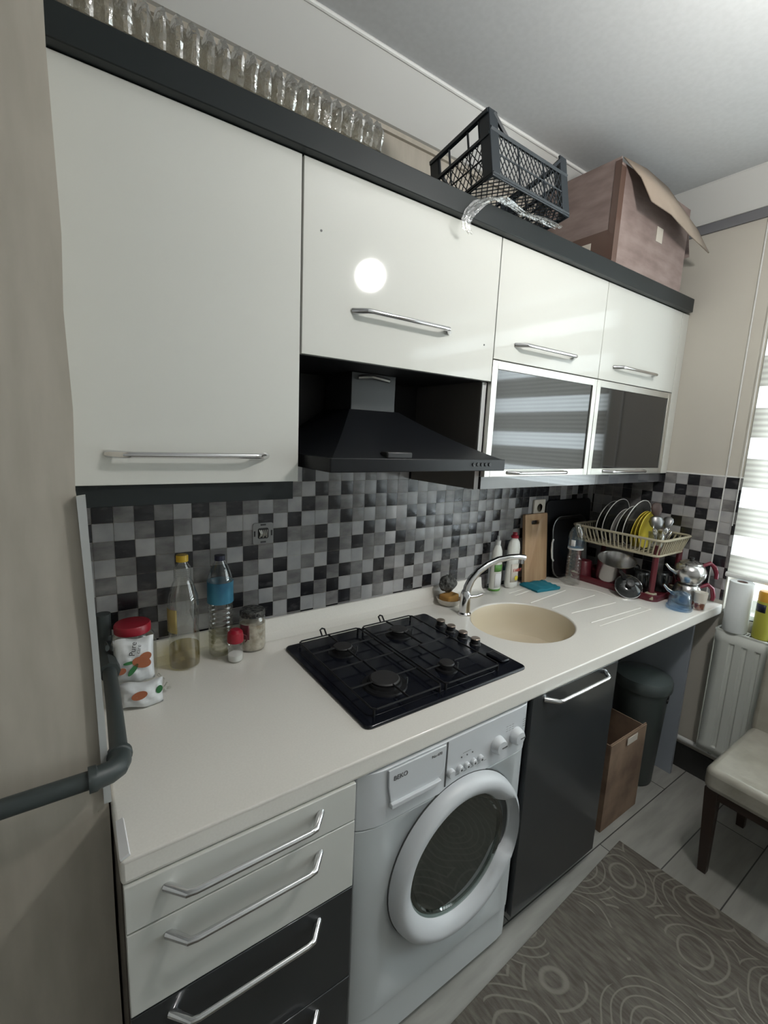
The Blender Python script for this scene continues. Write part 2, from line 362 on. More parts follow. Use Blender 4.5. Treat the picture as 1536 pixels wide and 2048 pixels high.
wb = struct(MB().box(XL, XR + .2, YB, YB + .15, 0, ZC).build('wall_back', M['wallpaper']))
cells = []
for r in range(-3, 10):
    for c in range(-2, 48):
        u0 = max(TX + c * LS, -.018); u1 = min(TX + (c + 1) * LS, XR - .002)
        if u1 - u0 < .004: continue
        cells.append((u0, u1, TZ - (r + 1) * LZ, TZ - r * LZ, tile_class(r, c)))
tb = tiled('splashback_tiles', cells, lambda u, v, h: (u, YB - .003 - h, v)); tb.parent = wb
# right wall with the window opening y -0.60 .. -2.35, z 0.84 .. 2.42
WY0, WY1, WZ0, WZ1 = -.60, -2.40, .84, 2.46
m = MB(); m.box(XR, XR + .2, WY0, YB, 0, ZC); m.box(XR, XR + .2, YN, WY1, 0, ZC); m.box(XR, XR + .2, WY1, WY0, 0, WZ0); m.box(XR, XR + .2, WY1, WY0, WZ1, ZC)
wr = struct(m.build('wall_right', M['wallpaper_top']))
cells = []
for j in range(0, 11):
    for i in range(-8, 7):
        u1 = YA - i * LS; u0 = max(YA - (i + 1) * LS, WY0 + .005); u1 = min(u1, YB - .004)
        if u1 - u0 < .004: continue
        k = RPAT[j][i] if i >= 0 else rnd.choice('LMDLM')
        if i >= 0: k = RPAT[j][min(i + 1, 7)] if False else RPAT[j][i]
        cells.append((u0, u1, ZR - (j + 1) * LZ, ZR - j * LZ, k))
tr = tiled('splashback_tiles', cells, lambda u, v, h: (XR - .003 - h, u, v)); tr.parent = wr
MB().box(XR - .005, XR, -.594, .09, ZR, ZR + .006).build('tile_edge', M['cable'], wr)
struct(MB().box(XL - .1, XL, YN, YB, 0, ZC).build('wall_far_left', M['room_white']))
struct(MB().box(XL, XR + .2, YN - .1, YN, 0, ZC).build('wall_front', M['room_white']))
# left wall: block in front of the kitchen niche with a slightly wavy plaster edge
mb = MB(); mb.box(XL, -.034, -.40, YB, 0, ZC)
wl = struct(mb.build('wall_left', M['wallpaper']))
edge = [(0.000, 0), (.000, .35), (-.001, .6), (.000, .86), (-.006, 1.0), (-.012, 1.2), (-.014, 1.40), (-.020, 1.47), (-.016, 1.60), (-.020, 1.75), (-.016, 1.86), (-.020, 2.1), (-.018, 2.3), (-.018, ZC)]
poly = [(XL, 0)] + edge + [(XL, ZC)]
wf = MB().prism(poly, -.445, -.40, 'y').build('plaster_face', M['wallpaper'], wl)
struct(MB().prism([(-.020, 1.46), (-.007, 1.462), (-.002, 1.2), (.003, .93), (.004, .885), (-.008, .885), (-.012, 1.2)], -.456, -.4455, 'y').build('trim_1', M['white_trim']))
# coving, edge lines, borders
m = MB(); m.prism([(YB, 2.60), (YB, ZC), (-.03, ZC), (-.03, 2.712), (.075, 2.60)], XL, XR, 'x')
struct(m.build('trim_2', M['cove']))
struct(MB().tube([(XL, -.032, 2.714), (XR - .1, -.032, 2.714)], .0065, 8).build('trim_3', M['cove_line']))
struct(MB().box(XL, XR, YB - .012, YB, 2.585, 2.60).build('trim_4', M['wallpaper']))
m = MB(); m.prism([(XR, 2.585), (XR, ZC), (XR - .10, ZC), (XR - .10, 2.712), (XR - .02, 2.585)], YN, YB - .05, 'y')
struct(m.build('trim_5', M['cove']))
struct(MB().box(XR - .012, XR, YN, YB - .02, 2.545, 2.585).build('trim_6', M['trim_grey']))
# cable duct on the right wall
t = tag(MB().box(XR - .009, XR - .0055, -.532, -.5275, .90, 2.54).build('wall_cable', M['cable']), 'thin beige vertical cable running down the tiled wall beside the window', 'cable')
struct(MB().box(XR - .015, XR, YN, -.02, 0, .12).build('baseboard_right', M['baseboard']))
tag(MB().tube([(XR - .03, .0, .165), (XR - .03, -1.8, .165)], .011, 10).build('heating_pipe', M['pvc']), 'thin white heating pipe running low along the right wall under the radiator', 'pipe')
# window
wn = struct(thing('window_1', '', '')); del wn['label']; del wn['category']
m = MB()
for (y0, y1, z0, z1) in ((WY0 - .07, WY0, WZ0, WZ1), (WY1, WY1 + .07, WZ0, WZ1), (WY1, WY0, WZ0, WZ0 + .07), (WY1, WY0, WZ1 - .07, WZ1), (-1.54, -1.46, WZ0, WZ1)):
    m.box(XR + .09, XR + .14, y0, y1, z0, z1)
m.build('window_frame', M['pvc'], wn, bevel=.003)
MB().box(XR + .112, XR + .116, WY1 + .03, WY0 - .03, WZ0 + .03, WZ1 - .03).build('window_pane', M['window_glass'], wn)
MB().box(XR + .0, XR + .19, WY1 + .005, WY0 - .005, WZ0 - .004, WZ0 + .02).build('window_sill', M['pvc'], wn)
# roller blind with alternating sheer and dense bands
bl = thing('roller_blind', 'pale striped roller blind hanging over the bright window', 'blind', (XR - .02, 0, 0))
m = MB(); m.box(-.03, .018, -2.46, -.585, 2.47, 2.54); m.build('blind_cassette', M['pvc'], bl, bevel=.004)
z = 2.47; m = MB(); dense = True
zs = [2.47, 2.415, 2.29, 2.20, 2.07, 1.98, 1.855, 1.765, 1.64, 1.55, 1.425, 1.335, 1.21, 1.12, 1.035]
for i in range(len(zs) - 1):
    m.add([(0, -.600, zs[i]), (0, -2.44, zs[i]), (0, -2.44, zs[i + 1]), (0, -.600, zs[i + 1])], [(0, 1, 2, 3)], i % 2)
m.build('blind_fabric', [M['blind_sheer'], M['blind_dense']], bl, weld=True)
MB().tube([(0, -.596, 1.028), (0, -2.444, 1.028)], .011, 10).build('bottom_bar', M['pvc'], bl)
MB().tube([(-.012, -.592, 2.47), (-.012, -.592, 1.25)], .0018, 6).build('pull_cord', M['pvc'], bl)
# ------------------------------------------------------------------ lamp
lp = thing('ceiling_lamp', 'round glowing globe lamp hanging from the ceiling', 'lamp', LAMP_POS)
mg = bpy.data.materials.new('lamp_glow'); mg.use_nodes = True; b = mg.node_tree.nodes['Principled BSDF']
b.inputs['Emission Color'].default_value = (1.0, .98, .94, 1); b.inputs['Emission Strength'].default_value = LAMP_STRENGTH
MB().lathe([(1e-7, -LAMP_R)] + [(LAMP_R * math.sin(a), -LAMP_R * math.cos(a)) for a in [PI * i / 16 for i in range(1, 16)]] + [(1e-7, LAMP_R)], 32).build('globe', mg, lp)
MB().cyl((0, 0, LAMP_R * .95), (0, 0, ZC - LAMP_POS[2] - .03), .008).build('lamp_rod', M['pvc'], lp)
MB().lathe([(.05, 0), (.045, .03)], 24, (0, 0, ZC - LAMP_POS[2] - .031)).build('ceiling_rose', M['pvc'], lp)

# ------------------------------------------------------------------ worktop with sink
wt = thing('worktop', 'long cream worktop with upstand running under the tiled wall', 'worktop', (0, 0, HT))
o = MB().box(.003, XR - .006, YF, YB - .006, -TH, 0).build('slab', M['worktop'], wt)
SX, SY, SRX, SRY = 1.425, -.262, .212, .190
cutter = MB().lathe([(1, -.1), (1, .1)], 64, (SX, SY, 0)).build('cutter', M['worktop'])
for v in cutter.data.vertices: v.co.x = SX + (v.co.x - SX) * SRX; v.co.y = SY + (v.co.y - SY) * SRY
cutter.parent = wt
bpy.context.view_layer.update(); cut(o, cutter)
q = o.modifiers.new('bevel', 'BEVEL'); q.width = .007; q.segments = 3; q.limit_method = 'ANGLE'; q.angle_limit = math.radians(50)
for p in o.data.polygons: p.use_smooth = True
o.data.set_sharp_from_angle(angle=math.radians(35))
MB().prism([(YB - .0065, -.002), (YB - .0065, .064), (YB - .020, .064), (YB - .028, .018), (YB - .042, .004), (YB - .060, -.002)], .003, 1.552, 'x').build('upstand', M['worktop'], wt, bevel=.003)
for (a, b_) in (((1.642, -.050), (1.905, -.022)), ((1.627, -.147), (1.925, -.119)), ((1.655, -.235), (1.99, -.23)), ((1.682, -.312), (1.985, -.335)), ((1.66, -.413), (2.02, -.428))):
    MB().tube([(a[0], a[1], -.0034), (b_[0], b_[1], -.0034)], .0055, 10).build('drain_ridge', M['worktop'], wt)
MB().tube([(1.642, -.015, -.0022), (1.96, .0, -.0022), (2.06, -.20, -.0022), (2.045, -.46, -.0022), (1.66, -.45, -.0022)], .0034, 8).build('drainer_border', M['worktop'], wt)
st = MB().prism([(-.598, -.011), (-.598, .005), (-.512, .004), (-.510, -.009)], .0, .005, 'x').build('edge_strip', M['paper'], wt, loc=(.013, 0, .008), rot=(0, math.radians(70), 0), bevel=.0008)
st['label'] = 'loose white edging strip at the left end'
sk = thing('kitchen_sink', 'round beige sink basin set in the worktop right of the hob', 'sink', (SX, SY, HT))
prof = [(1.0, -.004), (.985, -.012), (.965, -.05), (.93, -.10), (.84, -.128), (.6, -.14), (.20, -.147), (.19, -.150)]
m = MB(); n = 64; vs = []; fs = []
for s_, z in prof:
    for j in range(n): a = 2 * PI * j / n; vs.append((SRX * s_ * .998 * math.cos(a), SRY * s_ * .998 * math.sin(a), z))
for i in range(len(prof) - 1):
    for j in range(n): fs.append((i * n + j, i * n + (j + 1) % n, (i + 1) * n + (j + 1) % n, (i + 1) * n + j))
fs.append(tuple(range((len(prof) - 1) * n, len(prof) * n)))
m.add(vs, fs); m.build('basin', M['sink'], sk)
MB().lathe([(.034, -.1495), (.034, -.1445), (.026, -.1445), (.022, -.148)], 32).build('drain', M['chrome'], sk)
# tap
tp = thing('kitchen_tap', 'chrome tap with a long curved spout behind the round sink', 'tap', (1.268, -.10, HT))
MB().lathe([(.027, 0), (.027, .006), (.0225, .012), (.021, .05), (.0205, .085), (.016, .10), (1e-6, .104)], 28).build('tap_body', M['chrome'], tp)
pts = [(0, 0, .07), (.008, -.001, .115), (.022, -.004, .145), (.05, -.010, .175), (.09, -.020, .201), (.14, -.032, .219), (.19, -.045, .226), (.235, -.056, .226), (.265, -.063, .220)]
MB().tube(pts, [.0175, .0165, .0155, .0145, .0135, .013, .0125, .0125, .0135], 16).build('spout', M['chrome'], tp)
MB().cyl((.252, -.060, .222), (.252, -.060, .197), .0115).build('spout_nozzle', M['chrome'], tp)
MB().tube([(.012, -.012, .075), (.035, -.025, .077), (.06, -.036, .086)], [.007, .006, .005], 12).build('lever', M['chrome'], tp)
# ------------------------------------------------------------------ hob
HX0, HX1, HY0, HY1 = .525, 1.121, -.526, -.028
hb = thing('gas_hob', 'black four burner gas hob set into the cream worktop', 'hob', (0, 0, HT))
m = MB(); m.prism(rrect(HX0, HX1, HY0, HY1, .018), -.002, .009); m.build('hob_plate', M['hob'], hb, bevel=.005, segs=3)
m = MB(); m.prism(rrect(HX0 + .025, HX1 - .09, HY0 + .03, HY1 - .025, .03), .009, .0105); m.build('hob_well', M['hob'], hb, bevel=.001)
BUR = [(.668, -.160, .034), (.905, -.142, .036), (.672, -.388, .048), (.886, -.410, .026)]
for (x, y, r) in BUR:
    bn = MB().lathe([(r * 1.35, .0105), (r * 1.3, .015), (r * 1.02, .017), (r * .98, .026), (1e-6, .026)], 36, (x, y, 0)).build('burner', M['iron'], hb)
    MB().lathe([(r * .86, .0262), (r * .9, .030), (r * .82, .033), (1e-6, .034)], 36, (x, y, 0)).build('burner_cap', M['burner'], bn)
    MB().cyl((x + r * 1.2, y - r * .6, .011), (x + r * 1.2, y - r * .6, .030), .0025, n=10).build('igniter', M['rubber'], bn)
for (x0, x1, bs) in ((.560, .786, (0, 2)), (.800, 1.020, (1, 3))):
    m = MB(); zt = .030; fy0, fy1 = -.500, -.062
    loop = [(x0, fy0, zt), (x1, fy0, zt), (x1, fy1, zt), (x0, fy1, zt)]
    m.tube([(x0 + .01, fy0, zt), (x1 - .01, fy0, zt)], .0026, 8); m.tube([(x0 + .01, fy1, zt), (x1 - .01, fy1, zt)], .0026, 8)
    m.tube([(x0, fy0 + .01, zt), (x0, fy1 - .01, zt)], .0026, 8); m.tube([(x1, fy0 + .01, zt), (x1, fy1 - .01, zt)], .0026, 8)
    m.tube([(x0, -.275, zt), (x1, -.275, zt)], .0026, 8)
    for cxx, cyy in ((x0, fy0), (x1, fy0), (x0, fy1), (x1, fy1)):
        sx = 1 if cxx == x0 else -1; sy = 1 if cyy == fy0 else -1
        m.tube([(cxx + sx * .01, cyy, zt), (cxx, cyy + sy * .01, zt)], .0026, 8); m.cyl((cxx + sx * .004, cyy + sy * .004, .009), (cxx + sx * .004, cyy + sy * .004, zt), .0035, n=8)
    for bi in bs:
        bx, by, br = BUR[bi]; e = .030
        ylo, yhi = (-.275, fy1) if by > -.275 else (fy0, -.275)
        m.tube([(x0, by, zt), (bx - e, by, zt)], .003, 8); m.tube([(x1, by, zt), (bx + e, by, zt)], .0024, 8)
        m.tube([(bx, ylo, zt), (bx, by - e, zt)], .003, 8); m.tube([(bx, yhi, zt), (bx, by + e, zt)], .003, 8)
    xm = (x0 + x1) / 2 - .02
    m.tube([(xm - .008, fy1, zt), (xm - .008, fy1 + .016, zt + .016), (xm, fy1 + .018, zt + .019), (xm + .008, fy1 + .016, zt + .016), (xm + .008, fy1, zt)], .003, 8)
    m.build('pan_support', M['iron'], hb)
for y in (-.157, -.213, -.274, -.334):
    k = MB().lathe([(.020, .009), (.019, .014), (.0165, .016), (.0155, .030)], 28, (1.088, y, 0)).build('knob', M['black_plastic'], hb)
    MB().lathe([(.0158, .0302), (.0162, .032), (.0145, .0335), (1e-6, .0335)], 28, (1.088, y, 0)).build('knob_cap', M['knob_brown'], k)
MB().box(1.062, 1.098, -.475, -.405, .009, .018).build('front_ridge', M['hob'], hb, bevel=.004)

# ------------------------------------------------------------------ base units
du = thing('drawer_unit', 'base unit of cream and charcoal drawers at the left end', 'drawers', (0, 0, 0))
m = MB(); m.box(.004, .020, -.583, YB - .02, .07, HT - TH - .001); m.box(.434, .450, -.583, YB - .02, .07, HT - TH - .001); m.box(.020, .434, -.583, YB - .02, .07, .086); m.box(.020, .434, YB - .03, YB - .02, .086, HT - TH - .001); m.box(.02, .434, -.52, -.505, 0, .07)
m.build('carcass', M['brown_board'], du)
for i, (z0, z1, mm) in enumerate(((.742, .832, 'white_gloss'), (.570, .7385, 'white_gloss'), (.322, .5665, 'dark_gloss'), (.075, .3185, 'dark_gloss'))):
    d = MB().box(.006, .450, -.604, -.584, z0, z1).build('drawer', M[mm], du, bevel=.0015)
    if i > 1: d['label'] = 'charcoal drawer front'
    bow_handle(d, .068, .366, (.866 if i == 0 else z1 - .036) if i else .800, -.604)
wm = thing('washing_machine', 'white front loading washing machine under the hob', 'washing machine', (.7575, 0, 0))
W = .2965
m = MB(); m.prism(rrect(-W, W, -.575, -.04, .03), .02, .828); m.build('body', M['washer'], wm, bevel=.003)
# front shell: curves back at both sides
def front(xs, z0, z1, base=-.600, name='front_panel', mm=None):
    mb = MB(); pts = [(-W, -.572), (-W + .004, -.584), (-W + .02, -.592), (-W + .048, base + .002), (-W + .068, base), (W - .05, base), (W - .02, base + .003), (W - .004, base + .013), (W, -.572)]
    return mb.prism(pts + [(W, -.570), (-W, -.570)], z0, z1).build(name, mm or M['washer'], wm, bevel=.002)
fp = front(None, .135, .683)
cutter = MB().tube([(.030, -.64, .470), (.030, -.5, .470)], .205, 64).build('c', M['washer']); cutter.parent = wm
bpy.context.view_layer.update(); cut(fp, cutter)
bq = bpy.data.objects['body']; cutter = MB().tube([(.030, -.64, .470), (.030, -.33, .470)], .203, 64).build('c', M['washer']); cutter.parent = wm
bpy.context.view_layer.update(); cut(bq, cutter)
front(None, .022, .1335, -.597, 'plinth_panel')
front(None, .686, .829, -.602, 'control_panel', M['washer_plastic'])
dd = MB().prism([(-.212, .737), (-.085, .737), (-.060, .745), (-.046, .765), (-.044, .826), (-.222, .826), (-.220, .78)], -.608, -.603, 'y').build('detergent_drawer', M['washer_plastic'], wm, bevel=.002)
MB().prism([(-.214, .728), (-.09, .728), (-.062, .737), (-.062, .7405), (-.214, .7405)], -.616, -.603, 'y').build('drawer_grip', M['washer_plastic'], dd, bevel=.003)
text_mesh('lettering', 'BEKO', .0165, M['washer_grey'], dd, (-.208, -.6085, .796), (PI / 2, 0, 0))
text_mesh('model_lettering', 'No:470', .011, M['washer_grey'], dd, (-.092, -.6085, .806), (PI / 2, 0, 0), .0002)
MB().box(-.038, -.034, -.6035, -.602, .700, .826).build('panel_seam', M['washer_grey'], wm)
for kx in (.155, .232):
    k = MB().lathe([(.025, 0), (.0245, .006), (.022, .016), (.018, .021), (1e-6, .022)], 36, mtx=Matrix.Rotation(PI / 2, 4, 'X'), c=(kx, -.602, .748)).build('dial', M['washer_plastic'], wm)
    MB().box(kx - .002, kx + .018, -.6248, -.622, .7465, .7492).build('pointer', M['washer_grey'], k)
for i, bx in enumerate((-.020, .012, .037, .062, .088)):
    r = .012 if i == 0 else .0095
    k = MB().lathe([(r, 0), (r, .007), (r * .8, .010), (1e-6, .010)], 20, mtx=Matrix.Rotation(PI / 2, 4, 'X'), c=(bx, -.602, .733)).build('button', M['washer_plastic'], wm)
    if i: MB().lathe([(.003, 0), (.003, .0108), (1e-6, .0108)], 12, mtx=Matrix.Rotation(PI / 2, 4, 'X'), c=(bx, -.602, .733)).build('symbol', M['washer_grey'], k)
for bx in (.018, .038, .058):
    MB().lathe([(.0022, 0), (.0022, .001), (1e-6, .001)], 12, mtx=Matrix.Rotation(PI / 2, 4, 'X'), c=(bx, -.602, .762)).build('indicator_light', M['washer_grey'], wm)
for grp in ([(.19 + .012 * (i % 3), .772 + .007 * (i // 3), .008) for i in range(9)], [(.262, .785 - .007 * i, .012) for i in range(4)], [(.0 + .026 * i, .716, .012) for i in range(5)], [(.022, .771, .030)]):
    m = MB()
    for (lx, lz, wd) in grp: m.box(lx, lx + wd, -.6024, -.602, lz, lz + .0015)
    m.build('printed_marks', M['print_grey'], wm)
# porthole door
dr = MB()
RX = Matrix.Rotation(PI / 2, 4, 'X'); dc = (.030, -.600, .470)
ring = [(.165, -.01), (.167, .006), (.180, .026), (.198, .038), (.214, .038), (.226, .028), (.231, .010), (.231, -.002)]
dr.lathe(ring, 72, dc, RX); dr_o = MB(); n = 72; vs = []; fs = []
for (r, h) in ring:
    for j in range(n):
        a = 2 * PI * j / n; rr = r
        if r < .2:                                    # finger recess on the right of the ring
            da = abs((a - math.radians(4) + PI) % (2 * PI) - PI); k = max(0, 1 - (da / math.radians(32)) ** 6); rr = r + (.034 * k if r < .175 else (.030 * k if r < .19 else .018 * k))
        hh = h - (.020 * max(0, 1 - (abs((a - math.radians(4) + PI) % (2 * PI) - PI) / math.radians(27)) ** 4) if .175 < r < .2 else 0)
        vs.append(Vector(dc) + Vector((rr * math.cos(a), -hh, rr * math.sin(a))))
for i in range(len(ring) - 1):
    for j in range(n): fs.append((i * n + j, i * n + (j + 1) % n, (i + 1) * n + (j + 1) % n, (i + 1) * n + j))
dro = MB().add(vs, fs).build('door', M['washer_plastic'], wm, ang=60)
MB().lathe([(.184, .004), (.172, .010), (.166, .004), (.160, -.03), (.150, -.05)], 72, dc, RX).build('door_gasket', M['rubber'], dro)
MB().lathe([(.182, .006), (.172, .012), (.158, .010), (.135, -.020), (.08, -.045), (1e-6, -.052)], 72, dc, RX).build('door_glass', M['porthole'], dro)
MB().lathe([(.231, -.002), (.233, -.003), (.233, .002), (.231, .003)], 72, dc, RX).build('door_seam', M['rubber'], dro)
MB().lathe([(.200, -.035), (.198, -.06), (.195, -.235), (1e-6, -.24)], 48, dc, RX).build('drum', M['drum'], wm)
for fx in (-.24, .24):
    for fy in (-.53, -.10):
        MB().cyl((fx, fy, 0), (fx, fy, .022), .018).build('foot', M['black_plastic'], wm)

bc = thing('base_cabinet', 'charcoal base cabinet with a chrome handle beside the washing machine', 'cabinet', (0, 0, 0))
m = MB(); m.box(1.070, 1.086, -.575, YB - .02, .06, HT - TH - .001); m.prism([(-.575, .06), (YB - .02, .06), (YB - .02, .70), (-.47, .70), (-.47, .833), (-.575, .833)], 1.525, 1.541, 'x'); m.box(1.086, 1.525, -.575, YB - .02, .06, .076); m.box(1.086, 1.525, YB - .03, YB - .02, .076, .70); m.box(1.08, 1.53, -.50, -.485, 0, .06)
m.build('carcass', M['dark'], bc)
d = MB().box(1.070, 1.541, -.596, -.577, .062, .832).build('door', M['dark_gloss'], bc, bevel=.0015)
bow_handle(d, 1.125, 1.46, .812, -.596)
ep = tag(MB().box(2.330, 2.348, -.535, YB - .01, .0, HT - TH - .001).build('end_panel', M['panel_grey'], bevel=.001), 'pale grey upright end panel under the right end of the worktop', 'panel')
MB().cyl((2.3305, -.39, .36), (2.3285, -.39, .36), .006, n=12).build('screw_hole', M['black_plastic'], ep)
MB().box(2.29, 2.3295, -.46, -.41, .0, .05).build('plinth_foot', M['black_plastic'], ep, bevel=.004)

# ------------------------------------------------------------------ wall units
YU = -.274; U = [-.030, .4557, 1.1297, 1.7397, 2.3748]; ZT = 2.204
def carcass(t, x0, x1, z0, z1, y0=-.255, mm='carcass', back=True):
    m = MB(); m.box(x0, x0 + .016, y0, YB - .008, z0, z1); m.box(x1 - .016, x1, y0, YB - .008, z0, z1)
    m.box(x0 + .016, x1 - .016, y0, YB - .008, z0, z0 + .016); m.box(x0 + .016, x1 - .016, y0, YB - .008, z1 - .016, z1)
    m.box(x0 + .016, x1 - .016, YB - .016, YB - .008, z0 + .016, z1 - .016)
    return m.build('carcass', M[mm], t)
c1 = thing('wall_cabinet', 'tall cream gloss wall cabinet at the far left beside the hood', 'cabinet', (0, 0, 0))
carcass(c1, -.030, .4535, 1.457, ZT - .001)
d = MB().box(-.030, .4535, YU, YU + .018, 1.456, ZT - .002).build('door', M['white_gloss'], c1, bevel=.0012)
bow_handle(d, .040, .371, 1.520, YU, out=.030)
c2 = thing('wall_cabinet', 'cream gloss wall cabinet above the black cooker hood', 'cabinet', (0, 0, 0))
carcass(c2, .4585, 1.1265, 1.768, ZT - .001)
d = MB().box(.4585, 1.1275, YU, YU + .018, 1.768, ZT - .002).build('flap_door', M['white_gloss'], c2, bevel=.0012)
bow_handle(d, .600, .933, 1.891, YU, out=.030)
for (sx, sz) in ((.505, 2.055), (1.083, 1.876)):
    MB().cyl((sx, YU - .001, sz), (sx, YU + .002, sz), .0028, n=10).build('screw_mark', M['washer_grey'], d)
for i, (lab) in enumerate(('cream wall cabinet with striped reflections in its glass door, next to the hood', 'cream wall cabinet with a plain dark glass door, nearest the window')):
    x0, x1 = U[2 + i] + .0015, U[3 + i] - .0015
    c = thing('wall_cabinet', lab, 'cabinet', (0, 0, 0))
    carcass(c, x0, x1, 1.457, ZT - .001)
    d = MB().box(x0, x1, YU, YU + .018, 1.8405, ZT - .002).build('flap_door', M['white_gloss'], c, bevel=.0012)
    bow_handle(d, x0 + .100, x0 + .432, 1.896, YU, out=.030)
    g = MB(); z0, z1 = 1.456, 1.837; f = .026
    g.box(x0, x0 + f, YU, YU + .018, z0, z1); g.box(x1 - f, x1, YU, YU + .018, z0, z1); g.box(x0 + f, x1 - f, YU, YU + .018, z0, z0 + f); g.box(x0 + f, x1 - f, YU, YU + .018, z1 - f, z1)
    fr = g.build('glass_door', M['alu'], c, bevel=.001)
    MB().box(x0 + f - .003, x1 - f + .003, YU + .005, YU + .009, z0 + f - .003, z1 - f + .003).build('pane', M['glass_dark'], fr)
    bow_handle(fr, x0 + .115, x0 + .45, 1.470, YU, out=.030, r=.0055)
fl = tag(MB().box(2.3765, XR - .001, YU, YU + .016, 1.456, ZT - .002).build('filler_strip', M['white_gloss'], bevel=.001), 'narrow cream filler strip between the last wall cabinet and the window wall', 'panel')
co = tag(MB().box(-.032, XR - .03, -.300, YB - .004, ZT, 2.262).build('cornice', M['dark'], bevel=.002), 'long anthracite board running along the top of the wall cabinets', 'cornice')
tag(MB().box(-.030, .446, -.262, -.244, 1.410, 1.4555).build('pelmet', M['dark'], bevel=.001), 'short dark pelmet board under the tall left wall cabinet', 'pelmet')
pr = thing('pelmet', 'long shiny dark pelmet under the two glass fronted wall cabinets', 'pelmet', (0, 0, 0))
MB().box(1.1335, XR - .004, -.258, -.240, 1.412, 1.4555).build('front_board', M['pelmet_gloss'], pr, bevel=.001)
# hood housing panels and hood
hp = thing('hood_housing', 'black panels lining the recess around the cooker hood', 'panel', (0, 0, 0))
MB().box(1.108, 1.128, -.252, YB - .008, 1.412, 1.7675).build('side_panel', M['panel_brown'], hp)
MB().box(1.109, 1.127, -.256, -.2525, 1.48, 1.766).build('edge_strip', M['carcass_white'], hp)
MB().box(.456, 1.107, YB - .018, YB - .008, 1.50, 1.7675).build('back_panel', M['carcass'], hp)
hd = thing('cooker_hood', 'black pyramid cooker hood above the gas hob', 'hood', (.77, 0, 1.49))
X0, X1, Y0, Y1 = -.300, .300, -.412, .078
m = MB(); m.prism(rrect(X0, X1, Y0, Y1, .004, 2), 0, .034); m.build('rim', M['hood_black'], hd, bevel=.002)
fx0, fx1, fy0, fy1, fz = -.068, .098, -.105, .06, .165
bs = [(X0 + .01, Y0 + .01, .034), (X1 - .01, Y0 + .01, .034), (X1 - .01, Y1 - .005, .034), (X0 + .01, Y1 - .005, .034)]; tps = [(fx0 - .01, fy0 - .01, fz), (fx1 + .01, fy0 - .01, fz), (fx1 + .01, fy1, fz), (fx0 - .01, fy1, fz)]
vs = []
for k in range(7):
    t_ = k / 6; e = t_ ** .62
    for (a, b_) in zip(bs, tps): vs.append((a[0] + (b_[0] - a[0]) * t_, a[1] + (b_[1] - a[1]) * t_, .034 + (fz - .034) * (t_ * .75 + .25 * t_ * t_)))
fs = [(k * 4 + j, k * 4 + (j + 1) % 4, k * 4 + 4 + (j + 1) % 4, k * 4 + 4 + j) for k in range(6) for j in range(4)] + [(24, 25, 26, 27)]
MB().add(vs, fs).build('canopy', M['hood_black'], hd, ang=20)
fl_ = MB().box(fx0, fx1, fy0, fy1, fz - .002, .2775).build('flue', M['hood_steel'], hd, bevel=.002)
MB().tube([(fx0 + .02, fy0 - .004, .262), (.0, fy0 - .010, .268), (fx1 - .03, fy0 - .004, .262)], .007, 8).build('foil_tape', M['chrome'], hd)
MB().box(-.135, -.055, -.405, -.372, .033, .050).build('control_slider', M['black_plastic'], hd, bevel=.003)
for i in range(5):
    MB().cyl((.165 + i * .0165, -.4115, .019), (.165 + i * .0165, -.4145, .019), .0055, n=14).build('button', M['black_plastic'], hd)

# ------------------------------------------------------------------ sockets
so = thing('wall_socket', 'uncovered wall socket with bare metal frame on the dark tiles at left', 'socket', (.499, YB - .005, 1.243))
m = MB(); out = rrect(-.035, .035, -.035, .035, .008); n = len(out)
inn = [(.023 * math.cos(math.atan2(v, u)), .023 * math.sin(math.atan2(v, u))) for u, v in out]
m.add([(u, -.002, v) for u, v in out] + [(u, -.002, v) for u, v in inn] + [(u, .0, v) for u, v in out] + [(u, .0, v) for u, v in inn],
      [(i, (i + 1) % n, n + (i + 1) % n, n + i) for i in range(n)] + [(2 * n + i, 2 * n + (i + 1) % n, (i + 1) % n, i) for i in range(n)] + [(n + i, n + (i + 1) % n, 3 * n + (i + 1) % n, 3 * n + i) for i in range(n)])
m.build('frame', M['dark_steel'], so, ang=20)
MB().lathe([(.0235, 0), (.0235, -.0005)], 32, mtx=RX).build('back_plate', M['black_plastic'], so)
m = MB()
for i in range(5): m.tube([(-.012 + .006 * i, -.0015, -.014 + .004 * (i % 2)), (-.010 + .005 * i, -.008, .0), (-.013 + .0065 * i, -.004, .012)], .0018, 6)
m.build('wires', M['alu'], so)
for (u, v) in ((0, .029), (0, -.029), (.029, 0), (-.029, 0)):
    MB().box(u - (.009 if u == 0 else .0025), u + (.009 if u == 0 else .0025), -.0028, -.0018, v - (.009 if v == 0 else .0025), v + (.009 if v == 0 else .0025)).build('slot', M['black_plastic'], so)
so2 = thing('wall_socket', 'cream square wall socket above the wooden chopping board', 'socket', (1.945, YB - .005, 1.252))
MB().prism(rrect(-.045, .045, -.042, .042, .006), -.010, 0, 'y').build('cover_plate', M['ceramic'], so2, bevel=.002)
MB().lathe([(.022, .010), (.020, .0105), (.019, .004)], 28, mtx=RX).build('outlet', M['rack_beige'], so2)

